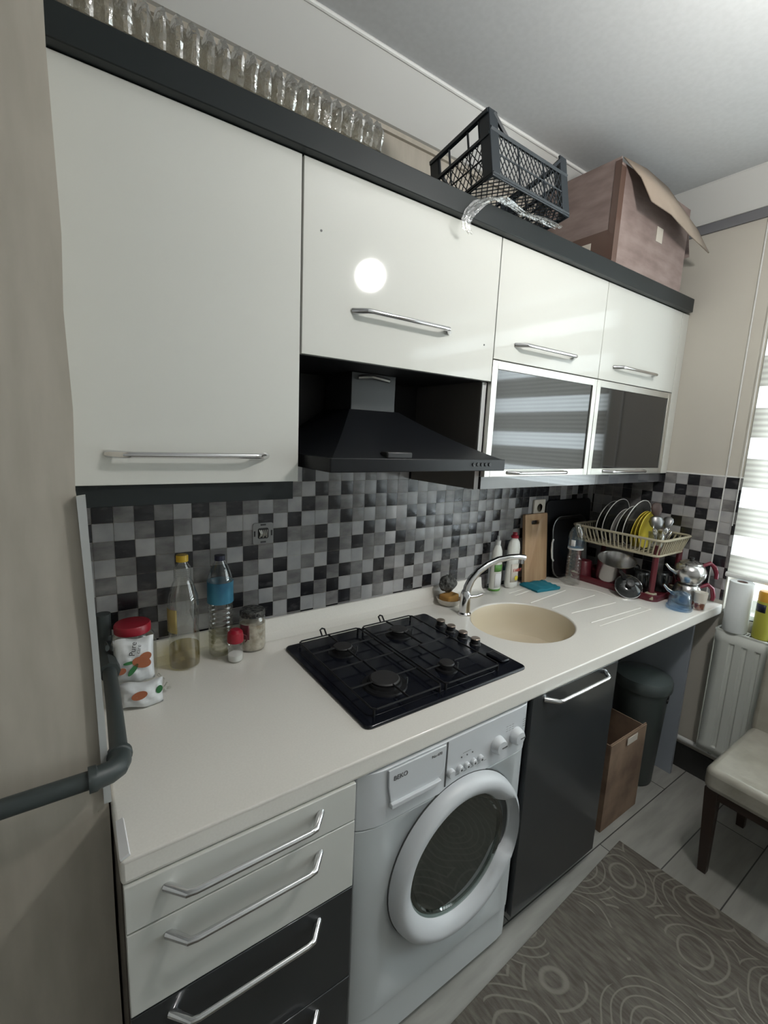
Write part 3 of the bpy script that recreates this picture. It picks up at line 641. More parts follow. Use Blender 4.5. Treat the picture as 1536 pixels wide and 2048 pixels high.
# ------------------------------------------------------------------ gas pipe
gp = thing('gas_pipe', 'dark grey gas pipe crossing the left wall and bending over the worktop', 'pipe', (0, 0, .975))
MB().tube([(XL + .02, -.500, 0), (-.022, -.500, 0)], .0155, 18).build('pipe_run', M['pipe'], gp)
MB().tube([(.020, -.462, 0), (.028, -.26, 0), (.032, -.10, 0)], .0155, 18).build('pipe_run', M['pipe'], gp)
el = [(-.030, -.500, 0), (-.018, -.500, 0), (-.016, -.500, 0), (.002, -.497, 0), (.014, -.489, 0), (.0195, -.475, 0), (.0205, -.462, 0), (.0205, -.460, 0), (.021, -.450, 0)]
MB().tube(el, [.0215, .0215, .019, .019, .019, .019, .019, .0215, .0215], 20).build('elbow', M['pipe'], gp)
MB().tube([(.032, -.115, 0), (.032, -.06, 0)], .024, 8).build('coupling_nut', M['pipe'], gp)
MB().tube([(.032, -.06, 0), (.032, .02, 0), (.032, .04, .012), (.032, .045, .03)], .020, 18).build('valve_body', M['pipe'], gp)
MB().tube([(.032, .045, .03), (.032, .045, .095)], .019, 18).build('riser', M['pipe'], gp)
MB().tube([(.032, -.03, .015), (.032, -.03, .04), (.032, -.07, .045)], [.006, .006, .008], 10, flat=.6).build('valve_lever', M['pipe'], gp)

# ------------------------------------------------------------------ bottles, jars
def bottle(name, label, loc, prof, body, cap=None, capm=None, capz=None, capr=None, liquid=None, liqm=None, sx=1, sy=1, group=None):
    t = thing(name, label, 'bottle' if 'bottle' in name else 'jar', loc, group=group)
    MB().lathe(prof, 40, sx=sx, sy=sy).build('bottle_body' if 'bottle' in name else 'jar_body', M[body], t, ang=50)
    if liquid: MB().lathe(liquid, 36, sx=sx, sy=sy).build('contents', M[liqm], t, ang=50)
    if cap: MB().lathe(cap, 32).build('cap' if 'bottle' in name else 'lid', M[capm], t)
    return t
def ribs(z0, z1, r, n, d=.0015):
    out = []
    for i in range(n):
        z = z0 + (z1 - z0) * i / n; h = (z1 - z0) / n; out += [(r, z), (r, z + h * .4), (r - d, z + h * .55), (r - d, z + h * .85)]
    return out
t = bottle('plastic_bottle', 'tall clear bottle with yellow cap holding a little pale oil', (.232, .020, HT + .001),
       [(.030, 0), (.041, .004), (.043, .02), (.042, .10), (.040, .12), (.042, .15), (.043, .19)] + [(.040, .215), (.034, .235), (.028, .255)] + ribs(.262, .302, .024, 6) + [(.0145, .312), (.0135, .322)],
       'clear', [(.0165, .318), (.0165, .334), (.0155, .337), (1e-6, .337)], 'yellow_cap', liquid=[(.028, .002), (.0405, .006), (.0415, .02), (.0405, .065), (1e-6, .065)], liqm='oil')
MB().lathe([(.0435, .165), (.0435, .225)], 40).build('x', M['label_yellow'], t); bpy.data.objects.remove(bpy.data.objects['x'])
m = MB(); m.sheet([[(.0437 * math.cos(a), .0437 * math.sin(a), z) for a in [math.radians(d_) for d_ in range(170, 235, 8)]] for z in (.115, .185)]); m.build('label', M['label_yellow'], t, solid=.0003)
t = bottle('plastic_bottle', 'clear water bottle with a blue label and dark cap', (.343, .040, HT + .001),
       [(.026, 0), (.035, .004), (.037, .015)] + ribs(.03, .165, .037, 9) + [(.037, .17), (.0375, .235), (.035, .255), (.027, .28), (.0145, .300), (.0135, .308)],
       'clear', [(.0155, .303), (.0155, .318), (1e-6, .319)], 'navy', liquid=[(.025, .002), (.034, .006), (.035, .02), (.035, .075), (1e-6, .075)], liqm='water')
MB().lathe([(.0385, .172), (.0385, .238)], 40).build('label', M['blue_label'], t, solid=.0004)
t = bottle('glass_jar', 'round glass jar with a silver patterned lid holding grains', (.440, .030, HT + .001),
       [(.034, 0), (.040, .004), (.042, .015), (.042, .095), (.039, .108), (.036, .113)], 'clear',
       [(.0385, .112), (.0395, .114), (.0395, .128), (.037, .131), (1e-6, .131)], 'scourer', liquid=[(.033, .002), (.039, .006), (.040, .015), (.040, .088), (1e-6, .090)], liqm='food')
m = MB(); m.sheet([[(.0424 * math.cos(a), .0424 * math.sin(a), z) for a in [math.radians(d_) for d_ in range(190, 240, 8)]] for z in (.045, .092)]); m.build('label', M['dark_red'], t, solid=.0003)
t = bottle('salt_jar', 'small clear salt shaker with a domed red lid', (.367, -.028, HT + .001),
       [(.019, 0), (.022, .003), (.023, .01), (.022, .055), (.021, .064)], 'clear',
       [(.0235, .062), (.0240, .064), (.0240, .080), (.022, .092), (.014, .100), (1e-6, .102)], 'red', liquid=[(.018, .002), (.021, .005), (.0215, .022), (1e-6, .024)], liqm='powder')
MB().tube([(.0235, 0, .078), (.032, -.004, .074), (.034, -.004, .060), (.030, 0, .052)], .0018, 6).build('lid_strap', M['dark_red'], t)
t = bottle('storage_jar', 'large clear storage jar with a wide red lid behind the white packet', (.098, .008, HT + .001),
       [(.048, 0), (.056, .005), (.058, .02), (.058, .105), (.052, .128), (.043, .140), (.041, .144)], 'clear',
       [(.044, .140), (.0455, .142), (.0455, .160), (.043, .164), (1e-6, .165)], 'red')
# white packets leaning on the jar
def pack(label, loc, w_, h_, d_, rot, prints):
    t = thing('wipes_packet', label, 'packet', loc, rot)
    m = MB(); n = 14; front_ = []; back_ = []
    rr = random.Random(len(label))
    for k in range(n + 1):
        v = k / n; rf = []; rb = []
        for j in range(n + 1):
            u = j / n; bul = (max(0, math.sin(PI * u)) ** .35) * (max(0, math.sin(PI * v)) ** .4)
            wob = .0022 * math.sin(u * 17 + v * 9) + .0014 * math.sin(v * 31 + u * 5)
            x = (u - .5) * w_ * (1 - .04 * math.sin(PI * v)); z = v * h_ + .003 * math.sin(u * 8)
            rf.append((x, -d_ / 2 * bul + wob * bul, z)); rb.append((x, d_ / 2 * bul, z))
        front_.append(rf); back_.append(rb)
    m.sheet(front_); m.sheet(back_); m.build('wrapper', M['bag_white'], t, weld=True, ang=70)
    return t
wp = pack('upright white packet with almond and leaf pictures leaning on the red lidded jar', (.088, -.088, HT + .040), .094, .112, .042, (math.radians(-14), 0, math.radians(-8)), 1)
def disc(name, cx, cz, rx, rz, m_, parent, y, ang=0, n=18):
    ca, sa = math.cos(ang), math.sin(ang); vs = []
    for i in range(n):
        a = 2 * PI * i / n; u, v = rx * math.cos(a), rz * math.sin(a); vs.append((cx + u * ca - v * sa, cz + u * sa + v * ca))
    return MB().prism(vs, y, y + .0006, 'y').build(name, m_, parent)
disc('almond_picture', .018, .052, .022, .014, M['almond'], wp, -.0245, -.25)
disc('almond_picture', .026, .064, .016, .011, M['almond'], wp, -.0240, .5)
disc('almond_picture', -.028, .036, .011, .008, M['almond'], wp, -.0240, .3)
disc('leaf_picture', -.002, .036, .018, .006, M['leaf_green'], wp, -.0245, .9)
disc('leaf_picture', -.010, .054, .014, .004, M['leaf_green'], wp, -.0240, .1)
text_mesh('lettering', 'Pure', .019, M['print_black'], wp, (.002, -.0245, .070), (PI / 2, math.radians(-80), 0))
text_mesh('lettering', 'care', .013, M['washer_grey'], wp, (.014, -.0240, .074), (PI / 2, math.radians(-80), 0))
wp2 = pack('crumpled white packet lying in front of the upright almond packet', (.094, -.148, HT + .001), .100, .062, .052, (math.radians(-14), 0, math.radians(-10)), 0)
disc('almond_picture', -.002, .034, .018, .010, M['almond'], wp2, -.0285, .2)
disc('leaf_picture', .042, .040, .010, .007, M['leaf_green'], wp2, -.0200, 1.2)
tag(MB().tube([(.140, -.105, HT + .055), (.152, -.110, HT + .04), (.146, -.118, HT + .018), (.158, -.118, HT + .03), (.166, -.112, HT + .012), (.158, -.10, HT + .006)], .004, 8).build('plastic_wrap', M['film']), 'scrap of clear wrap curling beside the white packets', 'wrap')

# sink side things
t = thing('soap_dish', 'small cream dish holding a brown sponge behind the tap', 'dish', (1.288, .015, HT + .001))
MB().lathe([(.030, 0), (.044, .006), (.054, .028), (.0505, .028), (.040, .009), (1e-6, .006)], 36).build('dish', M['ceramic'], t, ang=50)
sp = MB().prism(rrect(-.040, .036, -.028, .028, .010), 0, .036).build('sponge', M['sponge_brown'], bevel=.006, segs=3, loc=(1.288, .013, HT + .011), rot=(0, 0, .2)); tag(sp, 'brown bath sponge lying in the cream dish', 'sponge')
m = MB(); n = 24; vs = []
for i in range(13):
    a = PI * i / 12
    for j in range(n):
        b_ = 2 * PI * j / n; k = 1 + .06 * math.sin(5 * b_ + 3 * a) + .05 * math.sin(9 * b_ - 4 * a); vs.append((.043 * k * math.sin(a) * math.cos(b_), .030 * k * math.sin(a) * math.sin(b_), .036 * k * -math.cos(a)))
m.add(vs, [(i * n + j, i * n + (j + 1) % n, (i + 1) * n + (j + 1) % n, (i + 1) * n + j) for i in range(12) for j in range(n)])
tag(m.build('steel_scourer', M['scourer'], loc=(1.290, .030, HT + .088), weld=True), 'round dark steel wool scourer resting on the brown sponge', 'scourer')
t = thing('soap_bottle', 'slim white washing up bottle with green label behind the tap', 'bottle', (1.612, .050, HT + .001))
MB().lathe([(.024, 0), (.030, .004), (.031, .02), (.030, .12), (.028, .165), (.026, .19), (.018, .21), (.010, .222)], 32, sy=.75).build('bottle_body', M['white_plastic'], t, ang=50)
MB().lathe([(.013, .220), (.013, .24), (.006, .243), (.005, .262), (1e-6, .263)], 20).build('cap', M['label_white'], t)
m = MB(); m.sheet([[(.0312 * math.cos(a), .0312 * .76 * math.sin(a), z) for a in [math.radians(d_) for d_ in range(215, 320, 10)]] for z in (.095, .128)]); m.build('green_band', M['green'], t, solid=.0004)
m = MB(); m.sheet([[(.0314 * math.cos(a), .0314 * .76 * math.sin(a), z) for a in [math.radians(d_) for d_ in range(225, 320, 10)]] for z in (.018, .085)]); m.build('label', M['paper'], t, solid=.0004)
MB().lathe([(.0302, .001), (.0318, .006), (.0318, .010)], 32, sy=.76).build('green_foot', M['green'], t)
t = thing('soap_bottle', 'wide white washing up bottle with a red cap beside the chopping board', 'bottle', (1.722, .045, HT + .001))
MB().lathe([(.030, 0), (.037, .004), (.039, .02), (.038, .09), (.034, .125), (.036, .165), (.037, .195), (.032, .222), (.018, .240), (.014, .246)], 36, sy=.62).build('bottle_body', M['white_plastic'], t, ang=50)
MB().lathe([(.018, .244), (.018, .254), (.011, .258), (.010, .270), (1e-6, .272)], 24).build('cap', M['red'], t)
m = MB(); m.sheet([[(.0394 * math.cos(a), .0394 * .63 * math.sin(a), z) for a in [math.radians(d_) for d_ in range(225, 310, 10)]] for z in (.03, .12)]); m.build('label', M['ceramic'], t, solid=.0004)
text_mesh('lettering', 'FAIRY', .022, M['fairy_red'], t, (-.020, -.0262, .082), (PI / 2, 0, 0), .0008)
disc('flower_picture', .004, .050, .012, .012, M['yellow'], t, -.0268)
cb = thing('chopping_board', 'wooden chopping board with a slot handle leaning on the tiles', 'board', (1.905, .045, HT + .002), (math.radians(-5.5), 0, 0))
m = MB().prism(rrect(-.088, .088, 0, .345, .008), -.009, .009, 'y').build('board', M['wood'], cb)
cutter = MB().prism(rrect(-.040, .022, .292, .312, .009), -.05, .05, 'y').build('c', M['wood']); cutter.parent = cb
bpy.context.view_layer.update(); cut(m, cutter); q = m.modifiers.new('b', 'BEVEL'); q.width = .0015; q.limit_method = 'ANGLE'
tag(MB().prism(rrect(0, .40, 0, .405, .03), -.006, .006, 'y').build('black_board', M['black_tray'], loc=(1.995, .062, HT + .001), rot=(math.radians(-3.5), 0, 0), bevel=.003), 'large black rectangular board leaning on the back wall behind the dish rack', 'board')
bt = thing('baking_tray', 'dark rounded tray with pale side handle leaning behind the empty bottle', 'tray', (2.165, .016, HT + .001), (math.radians(-6), 0, math.radians(0)))
m = MB(); m.prism(rrect(-.135, .135, 0, .300, .06, 8), .014, .018, 'y'); m.build('tray_base', M['black_tray'], bt)
pth = rrect(-.150, .150, -.0, .318, .07, 8); m = MB(); m.tube([(u, 0, v + .004) for u, v in pth], .0032, 8, closed=True)
m.sheet([[(u, 0, v + .004) for u, v in pth + pth[:1]], [(u * .92, .015, (v - .159) * .92 + .159) for u, v in pth + pth[:1]]]); m.build('tray_rim', M['dark_steel'], bt)
MB().tube([(-.150, -.004, .10), (-.166, -.008, .115), (-.170, -.008, .155), (-.166, -.008, .195), (-.150, -.004, .21)], .0045, 10).build('tray_handle', M['label_white'], bt)
cl = MB(); rows = []
for i in range(13):
    rr = []
    for j in range(13):
        u, v = i / 12 - .5, j / 12 - .5; rr.append((u * .145, v * .115, .020 + .003 * math.sin(u * 14) + .002 * math.sin(v * 22 + 1) - .012 * max(abs(u), abs(v)) ** 2 * 4 * .5))
    rows.append(rr)
cl.sheet(rows); cl.sheet([[(p[0], p[1], .001) for p in r] for r in rows])
bw = [rows[i][0] for i in range(13)] + [rows[12][j] for j in range(1, 13)] + [rows[i][12] for i in range(11, -1, -1)] + [rows[0][j] for j in range(11, 0, -1)]
cl.sheet([bw + bw[:1], [(p[0] * 1.04, p[1] * 1.04, .010) for p in bw + bw[:1]], [(p[0], p[1], .001) for p in bw + bw[:1]]])
tag(cl.build('cleaning_cloth', M['sponge_teal'], loc=(1.845, -.032, HT), rot=(0, 0, math.radians(-8)), weld=True, ang=60), 'folded teal cleaning cloth lying on the drainer', 'cloth')
t = bottle('plastic_bottle', 'empty clear water bottle without cap standing beside the dish rack', (2.045, -.075, HT + .001),
       [(.024, 0), (.034, .004), (.036, .015)] + ribs(.03, .15, .036, 7) + [(.032, .155), (.032, .17), (.037, .18), (.038, .20), (.0385, .24), (.036, .262), (.027, .282), (.015, .296), (.0135, .312), (.0125, .312), (.0125, .300)], 'clear')
MB().lathe([(.0388, .196), (.0388, .236)], 40).build('label', M['clear_blue'], t)
MB().lathe([(.0372, .183), (.0372, .190)], 40).build('white_band', M['label_white'], t, solid=.0006)
m = MB(); m.sheet([[(.0392 * math.cos(a), .0392 * math.sin(a), z) for a in [math.radians(d_) for d_ in range(175, 215, 8)]] for z in (.200, .232)]); m.build('label_logo', M['paper'], t, solid=.0003)

# ------------------------------------------------------------------ dish rack
RX0, RX1, RY0, RY1 = 2.150, 2.418, -.420, .000
rk = thing('dish_rack', 'two tier dish rack with beige basket and dark red base', 'rack', (0, 0, HT))
m = MB(); bp_ = rrect(RX0 - .005, RX1, RY0 - .010, RY1 + .01, .035)
m.prism(bp_, .001, .008); n = len(bp_)
m.sheet([[(u, v, .008) for u, v in bp_ + bp_[:1]], [(u + (.006 if u > 2.28 else -.006), v + (.006 if v > -.2 else -.006), .034) for u, v in bp_ + bp_[:1]]])
m.build('base_tray', M['dark_red'], rk, weld=True, solid=.003)
for (x, y) in ((RX0 + .016, RY0 + .02), (RX1 - .014, RY0 + .02), (RX0 + .016, RY1 - .02), (RX1 - .014, RY1 - .02)):
    p_ = MB().tube([(x, y, .008), (x, y, .26)], .015, 4, flat=.7).build('post', M['dark_red'], rk, bevel=.003)
    MB().box(x - .022, x + .018, y - .020, y + .018, .008, .038).build('post_foot', M['rack_beige'], p_, bevel=.004)
top = rrect(RX0 - .02, RX1 + .008, RY0 - .015, RY1 + .01, .03); bot = rrect(RX0, RX1 - .012, RY0 + .008, RY1 - .01, .025)
m = MB(); m.tube([(u, v, .288) for u, v in top], .0075, 8, closed=True, flat=.8); m.tube([(u, v, .212) for u, v in bot], .006, 8, closed=True)
def along(poly, k):
    L = []; tot = 0
    for i in range(len(poly)):
        a = Vector(poly[i]); b_ = Vector(poly[(i + 1) % len(poly)]); L.append((tot, a, b_)); tot += (b_ - a).length
    res = []
    for q_ in range(k):
        s_ = tot * q_ / k
        for (t0, a, b_) in reversed(L):
            if s_ >= t0: d = (b_ - a).length; res.append(a + (b_ - a) * ((s_ - t0) / d if d > 1e-9 else 0)); break
    return res
for a, b_ in zip(along(top, 66), along(bot, 66)): m.tube([(a.x, a.y, .288), (b_.x, b_.y, .212)], .0034, 5)
m.build('basket_wall', M['rack_beige'], rk)
m = MB()
for i in range(15): y = RY0 + .025 + i * .027; m.tube([(RX0 + .005, y, .212), (RX1 - .015, y, .212)], .003, 6)
for x in (2.20, 2.26, 2.33): m.tube([(x, RY0 + .01, .210), (x, RY1 - .01, .210)], .003, 6)
m.build('basket_floor', M['rack_beige'], rk)

def plate(label, y, r, mm, lean, x=2.275, rim=None, name='plate', group=None, z=None, yaw=0):
    t = thing(name, label, 'plate', (x, y, HT + .2165 if z is None else z), (math.radians(lean), 0, math.radians(yaw)), group=group)
    RXm = Matrix.Rotation(PI / 2, 4, 'X')
    pf = [(1e-6, .004), (r * .58, .004), (r * .66, .007), (r * .98, .017), (r, .019), (r * .985, .021), (r * .66, .0105), (r * .58, .0075), (1e-6, .0075)]
    MB().lathe([(a, b_) for a, b_ in pf], 48, (0, 0, r), RXm).build('dish', M[mm], t, ang=50)
    if rim: MB().tube([(r * .992 * math.cos(2 * PI * i / 48), -.020, r + r * .992 * math.sin(2 * PI * i / 48)) for i in range(48)], .0022, 6, closed=True).build('rim', M[rim], t)
    return t
plate('large dark plate with pale rim, farthest back in the rack', -.060, .106, 'plate_dark', 11, rim='plate_white')
plate('dark plate with a pale rim standing just behind the white plate', -.095, .114, 'plate_dark', 11, rim='plate_white')
plate('white plate standing between dark plates in the rack', -.130, .090, 'plate_white', 11)
plate('dark plate with thin pale rim just in front of the white plate', -.160, .100, 'plate_dark', 11, rim='plate_white')
plate('widest dark plate with broad white rim, right behind the yellow plates', -.200, .118, 'plate_dark', 11, rim='plate_white')
for i, lb in enumerate(('rearmost of the three yellow plates in the rack', 'middle one of the three yellow plates in the rack', 'front one of the three yellow plates, nearest the cutlery')):
    plate(lb, -.238 - i * .022, .092 - .001 * i, 'yellow', 9 - 3 * i, x=2.265, group='yellow plates in the dish rack')
# cutlery holder
ch = tag(MB().sheet([[(.034 * u, .028 * v, 0) for u, v in rrect(-1, 1, -1, 1, .3) + [rrect(-1, 1, -1, 1, .3)[0]]], [(.040 * u, .034 * v, .095) for u, v in rrect(-1, 1, -1, 1, .3) + [rrect(-1, 1, -1, 1, .3)[0]]]]).build('cutlery_holder', M['clear'], loc=(2.225, -.372, HT + .2175), solid=.0015), 'clear square cutlery holder at the front corner of the rack', 'holder')
def utensil(name, label, mm, p0, p1, head, hm=None, cat='utensil', group=None):
    t = thing(name, label, cat, p0, group=group); d = Vector(p1) - Vector(p0)
    MB().tube([(0, 0, 0), tuple(d * .5), tuple(d)], [.0035, .003, .0035], 8).build('shaft', M[mm], t)
    q_ = d.to_track_quat('Z', 'Y').to_matrix().to_4x4()
    h, wd, dp = head; MB().lathe([(1e-6, 0), (wd * .35, h * .06), (wd * .8, h * .3), (wd, h * .6), (wd * .8, h * .86), (wd * .4, h * .97), (1e-6, h)], 20, tuple(d * .98), q_, sy=dp).build('head', M[hm or mm], t)
    return t
bz = HT + .222
utensil('wooden_spoon', 'dark wooden spoon standing up among the cutlery', 'wood_dark', (2.235, -.365, bz), (2.262, -.335, bz + .15), (.075, .026, .35), cat='spoon')
utensil('ladle', 'steel ladle head up in the cutlery holder', 'dark_steel', (2.225, -.372, bz), (2.245, -.350, bz + .095), (.070, .034, .6), cat='ladle')
utensil('slotted_spoon', 'dull grey steel spoon leaning right in the cutlery holder', 'dark_steel', (2.240, -.380, bz), (2.290, -.372, bz + .105), (.060, .024, .4), cat='spoon')
for i, (dx, dy, hh) in enumerate(((-.012, -.016, .10), (.004, -.018, .085), (.014, -.008, .095), (-.016, .002, .092), (-.004, .010, .10))):
    utensil('table_spoon', 'shiny steel spoon in the clear cutlery holder', 'chrome', (2.222 + dx * .6, -.374 + dy * .6, bz), (2.222 + dx * 1.9, -.374 + dy * 1.9, bz + hh - .02), (.042, .013, .3), cat='spoon', group='steel spoons in the cutlery holder')
# lower tier
t = thing('saucepan', 'steel saucepan sitting tilted in the bottom of the dish rack', 'pan', (2.225, -.185, HT + .026), (math.radians(10), math.radians(-12), 0))
MB().lathe([(1e-6, .0), (.066, .0), (.080, .008), (.084, .03), (.085, .118), (.089, .122), (.086, .123), (.082, .118), (.081, .03), (.06, .006), (1e-6, .006)], 48).build('pan_body', M['steel'], t, ang=50)
MB().tube([(-.06, -.058, .10), (-.085, -.085, .108), (-.10, -.10, .105)], [.008, .009, .010], 10).build('pan_handle', M['black_plastic'], t)
t = thing('pan_lid', 'small black lid with chrome rim and knob lying on its side before the rack', 'lid', (2.095, -.340, HT + .002), (math.radians(50), 0, math.radians(-50)))
MB().lathe([(.058, 0), (.059, .004), (.050, .012), (.02, .018), (1e-6, .019)], 36, (0, .058, 0)).build('lid_dome', M['plate_dark'], t, ang=50)
MB().tube([(.058 * math.cos(2 * PI * i / 36), .058 + .058 * math.sin(2 * PI * i / 36), .002) for i in range(36)], .003, 8, closed=True).build('lid_rim', M['chrome'], t)
MB().lathe([(.010, .018), (.014, .030), (.019, .038), (.016, .046), (1e-6, .048)], 24, (0, .058, 0)).build('lid_knob', M['black_plastic'], t)
t = thing('cup', 'dark red plastic cup upside down at the back of the rack', 'cup', (2.19, -.045, HT + .0105))
MB().lathe([(.045, 0), (.047, .004), (.036, .085), (.032, .090), (1e-6, .091)], 32).build('cup_body', M['dark_red'], t)
for i, (x, y, r, lb) in enumerate(((2.255, -.31, .036, 'black shiny mug upside down behind the front rack post'), (2.335, -.36, .036, 'black shiny mug at the right side of the rack bottom'), (2.34, -.22, .034, 'black shiny mug deep in the rack behind the saucepan'))):
    t = thing('mug', lb, 'mug', (x, y, HT + .0105))
    MB().lathe([(r, 0), (r + .002, .003), (r, .085), (r - .006, .092), (1e-6, .093)], 32).build('mug_body', M['plate_dark'], t)
    MB().tube([(-r * .7, -r * .7, .075), (-r * .7 - .02, -r * .7 - .02, .065), (-r * .7 - .02, -r * .7 - .02, .035), (-r * .7, -r * .7, .022)], .004, 8).build('mug_handle', M['plate_dark'], t)

# ------------------------------------------------------------------ teapots and friends
KX, KY = 2.285, -.500
t = thing('kettle', 'lower steel kettle of the stacked tea set with dark red handle', 'kettle', (KX, KY, HT + .001))
MB().lathe([(1e-6, .002), (.052, 0), (.060, .006), (.062, .03), (.056, .065), (.046, .088), (.040, .092)], 48).build('kettle_body', M['steel'], t, ang=50)
MB().tube([(-.045, .03, .04), (-.075, .052, .062), (-.092, .064, .084)], [.010, .008, .006], 12).build('spout', M['steel'], t)
hd_ = [(.045, -.030, .075), (.080, -.050, .088), (.103, -.062, .070), (.114, -.068, .030), (.112, -.066, .012)]
MB().tube(hd_, [.007, .009, .010, .010, .008], 12).build('handle', M['maroon_handle'], t)
t = thing('teapot', 'upper steel teapot stacked on the kettle, with lid knob', 'teapot', (KX, KY, HT + .095))
MB().lathe([(1e-6, .0), (.040, .0), (.052, .012), (.065, .040), (.066, .058), (.056, .082), (.045, .090), (.042, .092)], 48).build('teapot_body', M['steel'], t, ang=50)
MB().tube([(-.05, .035, .045), (-.078, .055, .066), (-.092, .066, .086)], [.009, .007, .005], 12).build('spout', M['steel'], t)
MB().tube([(.048, -.030, .082), (.078, -.048, .095), (.100, -.060, .075), (.112, -.067, .045), (.113, -.068, .022)], [.007, .009, .010, .009, .008], 12).build('handle', M['maroon_handle'], t)
l_ = MB().lathe([(.046, .091), (.044, .097), (.025, .106), (1e-6, .109)], 40).build('lid', M['steel'], t)
MB().lathe([(.006, .107), (.011, .114), (.010, .121), (1e-6, .124)], 20).build('lid_knob', M['black_plastic'], l_)
t = thing('plastic_tub', 'blue tinted clear plastic tub upside down before the kettle', 'tub', (2.170, -.522, HT + .001))
MB().lathe([(.049, 0), (.051, .004), (.050, .014), (.046, .016), (.044, .045), (.038, .070), (.02, .078), (1e-6, .080)], 40).build('tub_body', M['clear_blue'], t, ang=50)
t = thing('tea_glass', 'small glass with orange brown drink at the worktop edge', 'glass', (2.239, -.574, HT + .001))
MB().lathe([(.019, 0), (.021, .003), (.022, .03), (.026, .085), (.0245, .085), (.020, .03), (1e-6, .005)], 32).build('glass_body', M['clear'], t, ang=50)
MB().lathe([(.0175, .005), (.0190, .026), (1e-6, .026)], 32).build('drink', M['tea'], t)
m = MB(); m.lathe([(.0235, .035), (.0265, .080)], 32); m.build('paper_liner', M['ceramic'], t, solid=.0006)

# ------------------------------------------------------------------ things on top of the cabinets
ZK = 2.263
m = MB(); n = 26; prof = []
x = -.02; k_ = 0; vs = []; xs = []
L = .029
while x < .672:
    for s_ in (0, .18, .4, .6, .82):
        R = .025 + .023 * math.sin(PI * min(1, s_ / .9)) ** .6 if s_ else .023
        xs.append((x + L * s_, R * (1 - .12 * max(0, (x - .45) / .22))))
    x += L
rr = random.Random(5)
for (xx, R) in xs:
    for j in range(n):
        a = 2 * PI * j / n; q_ = R * (1 + rr.uniform(-.06, .06) + (.05 if j % 4 == 0 else -.03)); vs.append((xx + rr.uniform(-.0015, .0015), -.245 + q_ * math.cos(a), max(.002, .046 + q_ * 1.05 * math.sin(a))))
m.add(vs, [(i * n + j, i * n + (j + 1) % n, (i + 1) * n + (j + 1) % n, (i + 1) * n + j) for i in range(len(xs) - 1) for j in range(n)] + [tuple(range(n)), tuple(range((len(xs) - 1) * n, len(xs) * n))])
tag(m.build('plastic_tube', M['crinkle'], loc=(0, 0, ZK), ang=15), 'long clear crinkled plastic tube with bulging segments on the cabinet top', 'tube')

CX0, CX1, CY0, CY1, CH = 1.003, 1.376, -.335, -.095, .190
ct = thing('plastic_crate', 'black lattice fruit crate tipped back on the cabinet top', 'crate', (CX0, CY0, ZK + .047), (math.radians(-10.5), 0, math.radians(1.5)))
W_, D_ = CX1 - CX0, CY1 - CY0
def lattice(p, du_, dv_, w_, h_, pitch, rb=.0016, slope=.6):
    """criss cross bars on the rectangle p + u*du + v*dv"""
    mb = MB(); p = Vector(p); du_ = Vector(du_); dv_ = Vector(dv_)
    def seg(a, b_, r): mb.tube([p + du_ * a[0] + dv_ * a[1], p + du_ * b_[0] + dv_ * b_[1]], r, 5)
    dx = h_ * slope; k = -dx
    while k < w_:
        a = (max(k, 0), 0 if k >= 0 else -k / slope); e = k + dx; b_ = (min(e, w_), h_ if e <= w_ else (w_ - k) / slope)
        if b_[1] > a[1] + .003: seg(a, b_, rb); seg((w_ - a[0], a[1]), (w_ - b_[0], b_[1]), rb)
        k += pitch
    return mb, seg
zl = .012; tl = .135
for (p, du_, w_) in (((0, 0, zl), (1, 0, 0), W_), ((0, D_, zl), (1, 0, 0), W_), ((0, 0, zl), (0, 1, 0), D_), ((W_, 0, zl), (0, 1, 0), D_)):
    long = du_[0] == 1
    mb, seg = lattice(p, du_, (0, 0, 1), w_, tl - zl if long else .108, .020)
    tz_ = tl - zl if long else .108
    for f_ in (.33, .66): seg((w_ * f_, 0), (w_ * f_, tz_), .0028)
    seg((0, tz_ * .5), (w_, tz_ * .5), .0026); seg((0, 0), (w_, 0), .005); seg((0, tz_), (w_, tz_), .007)
    if long:
        seg((.02, CH - zl - .006), (.075, tz_), .0065); seg((w_ - .02, CH - zl - .006), (w_ - .075, tz_), .0065)
        seg((.0, tz_ + .025), (.035, tz_ + .01), .003); seg((w_, tz_ + .025), (w_ - .035, tz_ + .01), .003)
    else:
        seg((0, CH - zl - .008), (w_, CH - zl - .008), .009)
        for f_ in (.16, .34, .66, .84): seg((w_ * f_, tz_), (w_ * f_, CH - zl - .008), .0035)
    mb.build('side_panel', M['crate'], ct)
mb, seg = lattice((0, 0, .004), (1, 0, 0), (0, 1, 0), W_, D_, .0225, .0016, 1.0)
for f_ in (0, .33, .66, 1): seg((W_ * f_, 0), (W_ * f_, D_), .003)
for f_ in (0, .5, 1): seg((0, D_ * f_), (W_, D_ * f_), .003)
mb.build('crate_base', M['crate'], ct)
for (x, y) in ((0, 0), (W_, 0), (0, D_), (W_, D_)):
    sx = 1 if x == 0 else -1; sy = 1 if y == 0 else -1
    MB().prism([(x - sx * .003, y - sy * .003), (x + sx * .034, y - sy * .003), (x + sx * .034, y + sy * .004), (x + sx * .006, y + sy * .006), (x + sx * .004, y + sy * .034), (x - sx * .003, y + sy * .034)], 0.001, CH).build('corner_post', M['crate'], ct, bevel=.002)
